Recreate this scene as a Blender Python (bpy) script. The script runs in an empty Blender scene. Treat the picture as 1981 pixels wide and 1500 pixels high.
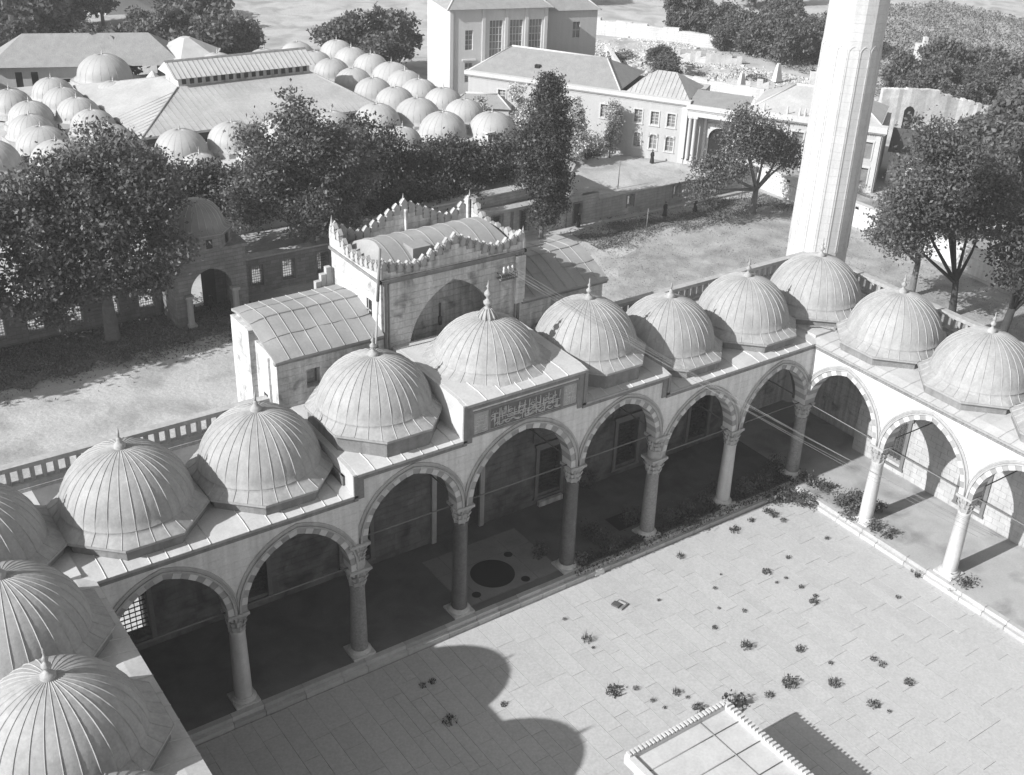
import bpy, math, random
import numpy as np
from mathutils import Matrix, Vector
R_ = math.radians
random.seed(7); rng = np.random.default_rng(7)
S = bpy.context.scene
COL = S.collection
# ------------------------------------------------------------------ camera
cam_d = bpy.data.cameras.new('camera'); cam = bpy.data.objects.new('camera', cam_d); COL.objects.link(cam)
CAM = (-30.3988, -41.4829, 40.7779); YAW, PIT, ROL, FOC = 0.6539, -0.5013, 0.0553, 2242.0161
def _basis():
    y, p, r = YAW, PIT, ROL
    f = Vector((math.sin(y)*math.cos(p), math.cos(y)*math.cos(p), math.sin(p)))
    rt = Vector((math.cos(y), -math.sin(y), 0)); up = rt.cross(f)
    return rt*math.cos(r)+up*math.sin(r), -rt*math.sin(r)+up*math.cos(r), f
_r, _u, _f = _basis()
cam.matrix_world = Matrix(((_r.x, _u.x, -_f.x, CAM[0]), (_r.y, _u.y, -_f.y, CAM[1]), (_r.z, _u.z, -_f.z, CAM[2]), (0, 0, 0, 1)))
cam_d.sensor_fit = 'HORIZONTAL'; cam_d.sensor_width = 36; cam_d.lens = FOC/1981*36
cam_d.shift_x = -63.8365/1981; cam_d.shift_y = 5.7987/1981
cam_d.clip_start = 0.5; cam_d.clip_end = 3000
S.camera = cam
# ------------------------------------------------------------------ sky, sun, exposure
w = bpy.data.worlds.new("World"); S.world = w; w.use_nodes = True
wn = w.node_tree.nodes; wl = w.node_tree.links
sky = wn.new('ShaderNodeTexSky'); sky.sky_type = 'NISHITA'; sky.sun_disc = False
SUN_DIR = Vector((1, -0.042, -0.654)).normalized()          # the way the light travels
sky.sun_elevation = math.asin(-SUN_DIR.z); sky.sun_rotation = math.atan2(-SUN_DIR.x, -SUN_DIR.y)
bw = wn.new('ShaderNodeRGBToBW'); wl.new(sky.outputs[0], bw.inputs[0])
wl.new(bw.outputs[0], wn['Background'].inputs[0]); wn['Background'].inputs[1].default_value = 0.108
sl = bpy.data.lights.new('sun', 'SUN'); sl.energy = 3.8; sl.angle = R_(0.5); sl.color = (1, 1, 1)
so = bpy.data.objects.new('sun', sl); COL.objects.link(so)
so.rotation_euler = SUN_DIR.to_track_quat('-Z', 'Y').to_euler(); so.location = (-60, 0, 60)
S.view_settings.view_transform = 'Standard'; S.view_settings.look = 'None'
S.view_settings.exposure = 0.82; S.view_settings.gamma = 1; S.view_settings.use_curve_mapping = False
ZG = -1.5      # ground outside the courtyard
ZC = -0.5      # courtyard floor
# ------------------------------------------------------------------ materials
def mat(name, base, var=0.15, scale=0.6, rough=0.8, bump=0.0, bscale=6, streak=0.0, course=None, island=0.0, objv=0.0, fine=0.1, trans=0.0, patch=None, spec=0.3):
    """procedural grey material: world-space noises (blotch, fine grain, vertical streaks), optional masonry courses"""
    m = bpy.data.materials.new(name); m.use_nodes = True
    nt = m.node_tree; N = nt.nodes; L = nt.links; b = N['Principled BSDF']
    geo = N.new('ShaderNodeNewGeometry')
    def math_(op, a, c=None):
        n = N.new('ShaderNodeMath'); n.operation = op
        for i, x in enumerate((a, c)):
            if x is None: continue
            if isinstance(x, (int, float)): n.inputs[i].default_value = x
            else: L.new(x, n.inputs[i])
        return n.outputs[0]
    def noise(sc, det=4, vec=None, dist=0.0):
        n = N.new('ShaderNodeTexNoise'); n.inputs['Scale'].default_value = sc; n.inputs['Detail'].default_value = det
        n.inputs['Distortion'].default_value = dist
        L.new(vec or geo.outputs['Position'], n.inputs['Vector']); return n.outputs[0]
    def dev(sock, amt): return math_('ADD', math_('MULTIPLY', math_('SUBTRACT', sock, 0.5), amt*2), 1.0)
    v = dev(noise(scale, 5, dist=0.4), var*1.6)
    if fine: v = math_('MULTIPLY', v, dev(noise(9, 3), fine*1.6))
    if streak:
        mp = N.new('ShaderNodeMapping'); mp.inputs['Scale'].default_value = (2.6, 2.6, 0.16); L.new(geo.outputs['Position'], mp.inputs[0])
        v = math_('MULTIPLY', v, dev(noise(1.3, 4, mp.outputs[0]), streak*1.8))
    hgt = None
    if course:
        sx = N.new('ShaderNodeSeparateXYZ'); L.new(geo.outputs['Position'], sx.inputs[0])
        cb = N.new('ShaderNodeCombineXYZ'); L.new(math_('ADD', sx.outputs[0], sx.outputs[1]), cb.inputs[0]); L.new(sx.outputs[2], cb.inputs[1])
        br = N.new('ShaderNodeTexBrick'); L.new(cb.outputs[0], br.inputs['Vector']); br.inputs['Scale'].default_value = 1
        br.inputs['Brick Width'].default_value = course[0]; br.inputs['Row Height'].default_value = course[1]
        br.inputs['Mortar Size'].default_value = 0.012; br.inputs['Mortar Smooth'].default_value = 0.3
        d = course[2]
        br.inputs['Color1'].default_value = (1-d,)*3+(1,); br.inputs['Color2'].default_value = (1+d,)*3+(1,); br.inputs['Mortar'].default_value = (1-2.2*d,)*3+(1,)
        bwn = N.new('ShaderNodeRGBToBW'); L.new(br.outputs['Color'], bwn.inputs[0]); v = math_('MULTIPLY', v, bwn.outputs[0]); hgt = math_('SUBTRACT', 1.0, br.outputs['Fac'])
    if patch:   # (other albedo, scale, threshold, softness)
        pn = noise(patch[1], 6, dist=0.6); f = N.new('ShaderNodeMapRange'); L.new(pn, f.inputs[0])
        f.inputs[1].default_value = patch[2]-patch[3]; f.inputs[2].default_value = patch[2]+patch[3]
        v = math_('MULTIPLY', v, math_('ADD', math_('MULTIPLY', f.outputs[0], patch[0]/base-1), 1.0))
    if island: v = math_('MULTIPLY', v, dev(geo.outputs['Random Per Island'], island))
    if objv:
        oi = N.new('ShaderNodeObjectInfo'); v = math_('MULTIPLY', v, dev(oi.outputs['Random'], objv))
    v = math_('MULTIPLY', v, base); v = math_('MINIMUM', v, 0.9)
    cbn = N.new('ShaderNodeCombineColor')
    for i in range(3): L.new(v, cbn.inputs[i])
    L.new(cbn.outputs[0], b.inputs['Base Color'])
    b.inputs['Roughness'].default_value = rough; b.inputs['Specular IOR Level'].default_value = spec
    if bump:
        bp = N.new('ShaderNodeBump'); bp.inputs['Strength'].default_value = 1; bp.inputs['Distance'].default_value = bump
        h = noise(bscale, 4)
        if hgt is not None: h = math_('ADD', h, math_('MULTIPLY', hgt, 1.5))
        L.new(h, bp.inputs['Height']); L.new(bp.outputs[0], b.inputs['Normal'])
    if trans:
        tb = N.new('ShaderNodeBsdfTranslucent'); L.new(cbn.outputs[0], tb.inputs[0]); mx = N.new('ShaderNodeMixShader'); mx.inputs[0].default_value = trans
        L.new(b.outputs[0], mx.inputs[1]); L.new(tb.outputs[0], mx.inputs[2]); L.new(mx.outputs[0], N['Material Output'].inputs[0])
    return m
M = {}
M['lead'] = mat('lead_sheet', 0.31, 0.11, 0.9, 0.65, 0.018, 3.5, objv=0.05, fine=0.13, streak=0.14)
M['leadroof'] = mat('lead_roof', 0.47, 0.16, 0.8, 0.6, 0.02, 2.0, objv=0.05, fine=0.1)
M['leadpale'] = mat('lead_pale', 0.38, 0.13, 0.5, 0.6, 0.012, 3.0, objv=0.04, fine=0.08)
M['leadold'] = mat('old_lead_roof', 0.40, 0.2, 0.35, 0.6, 0.03, 1.2, fine=0.15, streak=0.1)
M['leaddark'] = mat('lead_dark', 0.27, 0.2, 0.7, 0.6, 0.02, 2.0, objv=0.06, fine=0.1)
M['ashlar'] = mat('pale_ashlar', 0.60, 0.12, 0.4, 0.8, 0.006, 8, streak=0.2, course=(1.1, 0.42, 0.025))
M['stone'] = mat('weathered_stone', 0.50, 0.25, 0.6, 0.85, 0.02, 5, streak=0.32, fine=0.16, course=(0.9, 0.38, 0.02), patch=(0.26, 1.1, 0.62, 0.08))
M['greywall'] = mat('grey_wall_stone', 0.38, 0.22, 0.5, 0.9, 0.03, 4, streak=0.15, course=(0.8, 0.32, 0.1))
M['minaret'] = mat('minaret_stone', 0.50, 0.08, 0.6, 0.8, 0.006, 6, streak=0.10, course=(0.85, 0.55, 0.03), fine=0.1)
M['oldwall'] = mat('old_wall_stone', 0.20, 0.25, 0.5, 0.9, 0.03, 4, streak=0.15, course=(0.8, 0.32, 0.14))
M['inner'] = mat('inner_wall_shaded', 0.15, 0.3, 0.7, 0.9, 0.02, 4, streak=0.1, course=(0.9, 0.4, 0.06), patch=(0.08, 0.8, 0.55, 0.1))  # inner wall with the arcade's deep shade put into its colour
M['deeplead'] = mat('lead_deep', 0.13, 0.25, 0.8, 0.8, 0.02, 3)
M['innersunlit'] = mat('inner_wall_sunlit', 0.40, 0.15, 0.7, 0.9, 0.02, 4, streak=0.12, course=(0.9, 0.4, 0.04))  # same inner wall lightened to paint in the sun on the right range
M['innerframe'] = mat('inner_frame_stone', 0.16, 0.2, 1, 0.9, 0.01, 6)
M['whitewall'] = mat('white_wall', 0.55, 0.12, 0.5, 0.85, 0.02, 4, streak=0.14, course=(0.8, 0.35, 0.04))
M['marble'] = mat('pale_marble', 0.50, 0.12, 1.2, 0.45, 0.0, streak=0.15)
M['granite'] = mat('grey_granite', 0.24, 0.15, 3, 0.5, 0.0, fine=0.3)
M['porphyry'] = mat('dark_porphyry', 0.10, 0.3, 3, 0.4, 0.0, fine=0.3)
M['voulight'] = mat('voussoir_pale', 0.50, 0.12, 2, 0.8, 0.0, objv=0.12)
M['voudark'] = mat('voussoir_red', 0.29, 0.15, 2, 0.8, 0.0, objv=0.15)
M['mould'] = mat('moulding_stone', 0.36, 0.15, 1.5, 0.85, 0.01, 8, streak=0.15)
M['mouldark'] = mat('moulding_dirty', 0.20, 0.25, 1.5, 0.9, 0.02, 8, streak=0.2)
M['iron'] = mat('iron', 0.16, 0.1, 2, 0.6)
M['wood'] = mat('dark_wood', 0.07, 0.2, 2, 0.7)
M['dark'] = mat('dark_window', 0.02, 0.1, 2, 0.3)
M['glass'] = mat('window_glass', 0.2, 0.3, 1.2, 0.15, spec=0.6)
M['slab'] = mat('paving_marble', 0.44, 0.10, 0.5, 0.7, 0.006, 5, objv=0.035, fine=0.15, patch=(0.385, 0.5, 0.6, 0.12))
M['joint'] = mat('paving_joint', 0.28, 0.3, 2.0, 0.95)
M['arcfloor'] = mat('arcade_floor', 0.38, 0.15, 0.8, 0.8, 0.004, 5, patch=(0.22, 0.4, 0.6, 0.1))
M['shadefloor'] = mat('arcade_floor_shaded', 0.14, 0.2, 0.8, 0.85, 0.004, 5, patch=(0.10, 0.4, 0.55, 0.1))  # arcade floor darkened to paint in the shade under the far range
M['inneraged'] = mat('portal_floor', 0.24, 0.2, 1, 0.8)
M['kerb'] = mat('kerb_stone', 0.42, 0.15, 2, 0.8, 0.01, 6, objv=0.15)
M['ground'] = mat('dusty_ground', 0.42, 0.16, 0.3, 0.95, 0.06, 2.5, fine=0.2, patch=(0.29, 0.22, 0.56, 0.1))
M['grassy'] = mat('grassy_ground', 0.33, 0.28, 0.45, 0.95, 0.06, 3, fine=0.25, patch=(0.22, 0.3, 0.55, 0.12))
M['shadowgrass'] = mat('shadow_grass', 0.17, 0.35, 0.8, 0.95, 0.08, 4, fine=0.35, patch=(0.30, 0.7, 0.58, 0.06))
M['shadesoil'] = mat('shaded_soil', 0.15, 0.25, 0.7, 0.95, 0.05, 4, fine=0.25, patch=(0.22, 0.5, 0.6, 0.08))
M['leaf'] = mat('leaf', 0.125, 0.5, 0.7, 0.5, island=0.32, fine=0, trans=0.3, spec=0.35)
M['leafdark'] = mat('leaf_dark', 0.065, 0.5, 0.7, 0.5, island=0.32, fine=0, trans=0.25, spec=0.35)
M['leafpale'] = mat('leaf_pale', 0.42, 0.25, 0.5, 0.6, island=0.6, fine=0, trans=0.3)
M['weedgrass'] = mat('grass_blade', 0.16, 0.3, 1, 0.8, island=0.4, fine=0)
M['weed'] = mat('weed_leaf', 0.06, 0.3, 2, 0.7, island=0.5, fine=0, trans=0.2)
M['bark'] = mat('bark', 0.15, 0.3, 2, 0.95, 0.03, 10)
M['barkdark'] = mat('bark_dark', 0.05, 0.3, 2, 0.95, 0.03, 10)
M['tile'] = mat('clay_tile_roof', 0.27, 0.15, 1.2, 0.85, 0.03, 7, fine=0.2)
M['plaster'] = mat('pale_plaster', 0.43, 0.06, 0.4, 0.85, 0.0, streak=0.06)
M['whitepl'] = mat('white_plaster', 0.52, 0.06, 0.6, 0.85, 0.0, streak=0.05)
M['rubble'] = mat('rubble', 0.47, 0.25, 0.8, 0.95, 0.06, 3, island=0.25, fine=0.2)
M['cloth'] = mat('dark_cloth', 0.03, 0.2, 3, 0.9)
M['skin'] = mat('skin', 0.30, 0.05, 3, 0.6)
# ------------------------------------------------------------------ mesh helpers
class MB:
    def __init__(s): s.v = []; s.f = []; s.m = []; s.s = []
    def add(s, v, f, m=0, sm=False):
        o = len(s.v); s.v += [tuple(p) for p in v]
        for q in f: s.f.append([o+i for i in q]); s.m.append(m); s.s.append(sm)
        return s
    def box(s, x0, x1, y0, y1, z0, z1, m=0):
        v = [(x, y, z) for z in (z0, z1) for y in (y0, y1) for x in (x0, x1)]
        return s.add(v, [(0, 2, 3, 1), (4, 5, 7, 6), (0, 1, 5, 4), (2, 6, 7, 3), (0, 4, 6, 2), (1, 3, 7, 5)], m)
    def obox(s, c, d, L, W, z0, z1, m=0):      # box centred on c, long axis along d (2D)
        d = Vector((d[0], d[1])).normalized(); n = Vector((-d.y, d.x)); P = []
        for z in (z0, z1):
            for a, b in ((-1, -1), (1, -1), (1, 1), (-1, 1)):
                q = Vector((c[0], c[1]))+d*a*L/2+n*b*W/2; P.append((q.x, q.y, z))
        return s.add(P, [(3, 2, 1, 0), (4, 5, 6, 7), (0, 1, 5, 4), (1, 2, 6, 5), (2, 3, 7, 6), (3, 0, 4, 7)], m)
    def prism(s, pts, z0, z1, m=0, sc=1.0, c=(0, 0)):
        n = len(pts); v = [(x, y, z0) for x, y in pts]+[(c[0]+(x-c[0])*sc, c[1]+(y-c[1])*sc, z1) for x, y in pts]
        return s.add(v, [list(range(n))[::-1], list(range(n, 2*n))]+[(i, (i+1) % n, n+(i+1) % n, n+i) for i in range(n)], m)
    def ext(s, pts, y0, y1, m=0):              # polygon in xz extruded along y
        n = len(pts); v = [(x, y0, z) for x, z in pts]+[(x, y1, z) for x, z in pts]
        return s.add(v, [list(range(n)), list(range(n, 2*n))[::-1]]+[(i, n+i, n+(i+1) % n, (i+1) % n) for i in range(n)], m)
    def extx(s, pts, x0, x1, m=0):             # polygon in yz extruded along x
        n = len(pts); v = [(x0, y, z) for y, z in pts]+[(x1, y, z) for y, z in pts]
        return s.add(v, [list(range(n))[::-1], list(range(n, 2*n))]+[(i, (i+1) % n, n+(i+1) % n, n+i) for i in range(n)], m)
    def lathe(s, prof, n=16, c=(0, 0), m=0, sm=True):
        v = []
        for r, z in prof:
            for k in range(n): a = 2*math.pi*k/n; v.append((c[0]+r*math.cos(a), c[1]+r*math.sin(a), z))
        f = [(j*n+k, j*n+(k+1) % n, (j+1)*n+(k+1) % n, (j+1)*n+k) for j in range(len(prof)-1) for k in range(n)]
        s.add(v, f, m, sm)
        return s.add([v[i] for i in range(n)], [list(range(n))[::-1]], m).add(v[-n:], [list(range(n))], m)
    def tube(s, pts, rad, n=6, m=0):
        pts = [Vector(p) for p in pts]; rad = rad if isinstance(rad, (list, tuple)) else [rad]*len(pts); v = []
        for i, p in enumerate(pts):
            t = (pts[min(i+1, len(pts)-1)]-pts[max(i-1, 0)]).normalized()
            a = t.cross(Vector((0.31, 0.17, 1)) if abs(t.z) < .9 else Vector((1, .1, 0))).normalized(); b = t.cross(a)
            for k in range(n): q = 2*math.pi*k/n; v.append(tuple(p+(a*math.cos(q)+b*math.sin(q))*rad[i]))
        f = [(j*n+k, j*n+(k+1) % n, (j+1)*n+(k+1) % n, (j+1)*n+k) for j in range(len(pts)-1) for k in range(n)]
        f += [list(range(n))[::-1], [len(v)-n+k for k in range(n)]]
        return s.add(v, f, m, True)
    def mesh(s, name, mats):
        me = bpy.data.meshes.new(name); me.from_pydata(s.v, [], s.f); me.update()
        for a in mats: me.materials.append(M[a] if isinstance(a, str) else a)
        me.polygons.foreach_set('material_index', s.m); me.polygons.foreach_set('use_smooth', s.s)
        import bmesh
        bm = bmesh.new(); bm.from_mesh(me); bmesh.ops.recalc_face_normals(bm, faces=bm.faces); bm.to_mesh(me); bm.free()
        return me
    def build(s, name, mats, parent=None, **k):
        return link(name, s.mesh(name, mats if isinstance(mats, (list, tuple)) else [mats]), parent, **k)
def link(name, me, parent=None, loc=(0, 0, 0), rz=0.0, kind=None, label=None, cat=None, group=None):
    o = bpy.data.objects.new(name, me); COL.objects.link(o); o.parent = parent; o.location = loc; o.rotation_euler = (0, 0, rz)
    if kind: o['kind'] = kind
    if label: o['label'] = label
    if cat: o['category'] = cat
    if group: o['group'] = group
    return o
def thing(name, label, cat, loc=(0, 0, 0), rz=0.0, group=None): return link(name, None, None, loc, rz, None, label, cat, group)
def bx(name, mt, parent, *a, **k): return MB().box(*a).build(name, mt, parent, **k)
def copy_tree(o, parent=None):
    c = o.copy(); COL.objects.link(c); c.parent = parent
    for ch in o.children: copy_tree(ch, c)
    return c
# ------------------------------------------------------------------ pointed arch
def arch_pts(w_, h, n=14):      # inner curve from left spring to right spring; half width w_, rise h; returns points and outward normals
    if h < w_*1.001: h = w_*1.001
    Rr = (w_*w_+h*h)/(2*w_); c = Rr-w_; out = []
    a1 = math.atan2(h, c)
    for i in range(n+1):
        a = a1*i/n; out.append((-(Rr*math.cos(a)-c), Rr*math.sin(a), -math.cos(a), math.sin(a)))
    r = [(-x, z, -nx, nz) for x, z, nx, nz in out[::-1]]
    out[-1] = (0.0, h, 0.0, 1/max(math.sin(a1), .3)); return out+r[1:]
def arch_wall(mb, x0, x1, zs, w_, h, ztop, y0, y1, t=0.0, m=0, cx=None, n=14):
    """wall panel between x0 and x1 from spring line zs to ztop with a pointed opening enlarged by t"""
    cx = (x0+x1)/2 if cx is None else cx
    P = [(cx+x+nx*t, zs+z+nz*t) for x, z, nx, nz in arch_pts(w_, h, n)]
    P[0] = (P[0][0], zs); P[-1] = (P[-1][0], zs)
    for (a, b) in zip(P[:-1], P[1:]):
        for y in (y0, y1): mb.add([(a[0], y, a[1]), (b[0], y, b[1]), (b[0], y, ztop), (a[0], y, ztop)], [(0, 1, 2, 3)], m)
        mb.add([(a[0], y0, a[1]), (b[0], y0, b[1]), (b[0], y1, b[1]), (a[0], y1, a[1])], [(0, 1, 2, 3)], m)
    for xa, xb in ((x0, P[0][0]), (P[-1][0], x1)):
        if xb-xa > 1e-4: mb.box(xa, xb, y0, y1, zs, ztop, m)
    mb.add([(x0, y0, ztop), (x1, y0, ztop), (x1, y1, ztop), (x0, y1, ztop)], [(0, 1, 2, 3)], m)
    return mb
VCACHE = {}
def voussoirs(parent, cx, zs, w_, h, t, y0, y1, count=11, name='voussoir'):
    key = (round(w_, 2), round(h, 2), t, y0, y1, count)
    if key not in VCACHE:
        n = count; P = arch_pts(w_, h, n); L = []
        for i in range(len(P)-1):
            a, b = P[i], P[i+1]; g = 0.006
            q = [(a[0], a[1]), (b[0], b[1]), (b[0]+b[2]*t, b[1]+b[3]*t), (a[0]+a[2]*t, a[1]+a[3]*t)]
            c = (sum(p[0] for p in q)/4, sum(p[1] for p in q)/4)
            q = [(c[0]+(p[0]-c[0])*0.97, c[1]+(p[1]-c[1])*0.985) for p in q]
            j = 0.012 if i % 2 else 0.0
            L.append(MB().ext(q, y0-j, y1+j, 0).mesh('voussoir', ['voulight' if i % 2 else 'voudark']))
        VCACHE[key] = L
    for me in VCACHE[key]: link(name, me, parent, (cx, 0, zs))
# ------------------------------------------------------------------ lead covered domes
GC = {}
def octv(hx, hy):   # corners of an octagon hx by hy, first corner right of -y
    a, b = hx*math.tan(math.pi/8)*.98, hy*math.tan(math.pi/8)
    b = min(b*1.15, hy*.55)
    return [(a, -hy), (hx, -b), (hx, b), (a, hy), (-a, hy), (-hx, b), (-hx, -b), (-a, -hy)]
def polyr(V, th):   # distance from the centre to polygon V in direction th
    d = (math.cos(th), math.sin(th)); best = 9
    for (x1, y1), (x2, y2) in zip(V, V[1:]+V[:1]):
        ex, ey = x2-x1, y2-y1; den = d[0]*ey-d[1]*ex
        if abs(den) < 1e-9: continue
        t = (x1*ey-y1*ex)/den; u = (x1*d[1]-y1*d[0])/den
        if t > 0 and -1e-6 <= u <= 1+1e-6: best = min(best, t)
    return best
def gores(R, H, lip, ap, zs, flare, per=4, seam=0.024):
    """4 gore meshes of one octagon side (axis at origin, z=0 is world); R radius, zs sphere centre, lip level, ap apothem"""
    key = (R, H, lip, ap, zs, flare, per)
    if key in GC: return GC[key]
    zf = lip+flare; th0 = math.asin((zf-zs)/H); out = []
    prof = [(R*math.cos(th0+(math.pi/2-0.07-th0)*i/12), zs+H*math.sin(th0+(math.pi/2-0.07-th0)*i/12), 0) for i in range(13)][::-1]
    rf = R*math.cos(th0)
    prof.insert(len(prof), (rf+.022, zf-.01, 0))
    for s in (0.03, 0.3, 0.65, 1.0): prof.append((None, zf-.02-(flare-.03)*(s*.8+.2*(1-(1-s)**2)), s))
    VV = octv(*ap); n4 = per*4
    for k in range(n4):
        a0 = -math.pi/8+k*math.pi/4/per; a1 = a0+math.pi/4/per; mb = MB(); nj = len(prof); na = 3
        def pt(r, z, s, a, off=0.0):
            if r is None: r = rf+(polyr(VV, a-math.pi/2)-rf)*s
            return ((r+off)*math.cos(a-math.pi/2), (r+off)*math.sin(a-math.pi/2), z)
        v = []
        for j, (r, z, s) in enumerate(prof):
            jo = .02 if (r is not None and lip+flare-.02 < z < lip+flare+.45) else 0
            for q in range(na+1):
                a = a0+(a1-a0)*q/na; bul = 0.006*math.sin(math.pi*q/na)+random.uniform(-.005, .005)*(0 < q < na)
                v.append(pt(r, z, s, a, (bul if j > 0 else 0)+jo))
        mb.add(v, [(j*(na+1)+q, j*(na+1)+q+1, (j+1)*(na+1)+q+1, (j+1)*(na+1)+q) for j in range(nj-1) for q in range(na)], 0, True)
        v = []
        for j, (r, z, s) in enumerate(prof):      # standing seam along a1
            rr = r if r else rf; d = seam/rr
            v += [pt(r, z, s, a1-d), pt(r, z+0.015, s, a1, 0.03 if j else .02), pt(r, z, s, a1+d)]
        mb.add(v, [(j*3+q, j*3+q+1, (j+1)*3+q+1, (j+1)*3+q) for j in range(nj-1) for q in range(2)], 0, False)
        out.append(mb.mesh('lead_panel', ['lead']))
    GC[key] = out; return out
def octa(ap, rot=0.0): return [(ap/math.cos(math.pi/8)*math.cos(math.pi/8+k*math.pi/4+rot), ap/math.cos(math.pi/8)*math.sin(math.pi/8+k*math.pi/4+rot)) for k in range(8)]
FIN = {}
def finial(parent, z, kind=0):
    if kind not in FIN:
        m = MB()
        if kind == 0: m.lathe([(.26, -.1), (.27, .12), (.2, .2), (.08, .28), (.07, .36), (.16, .46), (.17, .54), (.06, .66), (.05, .72), (.11, .8), (.05, .9), (.03, 1.0), (.05, 1.06), (.005, 1.25)], 10)
        elif kind == 1:   # large fluted one on the middle dome
            m.lathe([(.5, -.12), (.47, .1), (.34, .32), (.18, .5), (.1, .6), (.22, .74), (.24, .86), (.08, 1.0), (.09, 1.1), (.2, 1.24), (.2, 1.34), (.06, 1.52), (.05, 1.6), (.1, 1.68), (.04, 1.8), (.005, 2.05)], 12)
            for k in range(12):
                a = k*math.pi/6; m.tube([(.5*math.cos(a), .5*math.sin(a), -.1), (.49*math.cos(a), .49*math.sin(a), .1), (.2*math.cos(a), .2*math.sin(a), .5)], [.06, .06, .02], 5)
        elif kind == 2:   # broken stump
            m.lathe([(.26, -.1), (.27, .14), (.2, .24), (.1, .32), (.13, .42), (.05, .52)], 10).tube([(0, 0, .5), (.03, 0, .75), (-.06, .02, .95)], [.05, .06, .02], 5)
        else: m.lathe([(.09, -.05), (.09, .1), (.04, .2), (.08, .3), (.03, .42), (.005, .75)], 6)
        FIN[kind] = m.mesh('finial', ['lead' if kind < 3 else 'leadroof'])
    return link('finial', FIN[kind], parent, (0, 0, z), random.random()*6)
def arcade_dome(parent, cx, cy, apex, lip, ap, R, roof, flare=0.42, fin=0, rotl=0.0):
    zs = apex-R
    hx, hy = ap; m = MB().prism(octv(hx-.14, hy-.14), roof-0.3, lip-0.11, 1).prism(octv(hx+.02, hy+.02), lip-0.11, lip, 0).prism(octv(hx-.06, hy-.06), lip-.2, lip-.11, 1)
    d = m.build('dome', ['lead', 'mouldark'], parent, loc=(cx, cy, 0))
    for side in (0, 1):
        for me in gores(R, R, lip, ap, zs, flare): link('lead_panel', me, d, (0, 0, 0), side*math.pi)
    finial(d, apex-0.02, fin); return d
# ------------------------------------------------------------------ columns
def _mq(m, z0, z1, r0, r1, rows=3, mm=0):
    """stalactite capital: rows of small stepped niches growing from r0 (round) to r1 (square)"""
    for j in range(rows):
        f0, f1 = j/rows, (j+1)/rows; za, zb = z0+(z1-z0)*f0, z0+(z1-z0)*f1
        ra = r0+(r1-r0)*f0; rb = r0+(r1-r0)*f1; n = 8+4*j
        for k in range(n):
            a = 2*math.pi*(k+.5*(j % 2))/n; sq = 1/max(abs(math.cos(a)), abs(math.sin(a)))
            q = 1+(sq-1)*f1*.75; d = math.pi/n
            P = [(ra*.8*math.cos(a-d), ra*.8*math.sin(a-d), za), (ra*math.cos(a), ra*math.sin(a), za+.01), (ra*.8*math.cos(a+d), ra*.8*math.sin(a+d), za)]
            T = [(rb*.88*q*math.cos(a-d), rb*.88*q*math.sin(a-d), zb), (rb*q*1.02*math.cos(a), rb*q*1.02*math.sin(a), zb), (rb*.88*q*math.cos(a+d), rb*.88*q*math.sin(a+d), zb)]
            m.add(P+T, [(0, 1, 4, 3), (1, 2, 5, 4), (0, 3, 5, 2), (3, 4, 5), (0, 2, 1)], mm)
        m.lathe([(ra*.72, za), (rb*.8, zb)], 8, m=mm, sm=False)
CC = {}
def column(parent, x, y, kind, mt):
    key = (kind, mt)
    if key not in CC:
        top = {'low': 4.39, 'tall': 5.9, 'double': 4.39}[kind]
        sh = MB().lathe([(.43, .32), (.44, .45), (.425, 1.5), (.375, top-.15), (.40, top-.1), (.40, top)], 24).mesh('shaft', [mt])
        ba = MB().box(-.62, .62, -.62, .62, 0, .12).lathe([(.60, .12), (.62, .18), (.58, .23), (.50, .25), (.52, .3), (.46, .33)], 24).mesh('base', ['marble'])
        c = MB()
        if kind == 'low': _mq(c, top, 5.33, .40, .50); c.box(-.52, .52, -.5, .5, 5.33, 5.48)
        elif kind == 'tall': _mq(c, top, 6.85, .40, .50); c.box(-.54, .54, -.52, .52, 6.85, 7.0)
        else:
            _mq(c, top, 5.33, .42, .55, 3); c.box(-.60, .60, -.52, .52, 5.33, 5.48)
            c.lathe([(.44, 5.48), (.46, 5.7), (.42, 5.75), (.46, 5.95), (.44, 6.0)], 12); _mq(c, 6.0, 6.85, .42, .52, 3); c.box(-.55, .55, -.52, .52, 6.85, 7.0)
        CC[key] = (sh, ba, c.mesh('capital', ['mould']))
    col = link('column', CC[key][0], parent, (x, y, 0)); link('base', CC[key][1], col); link('capital', CC[key][2], col); return col
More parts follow.
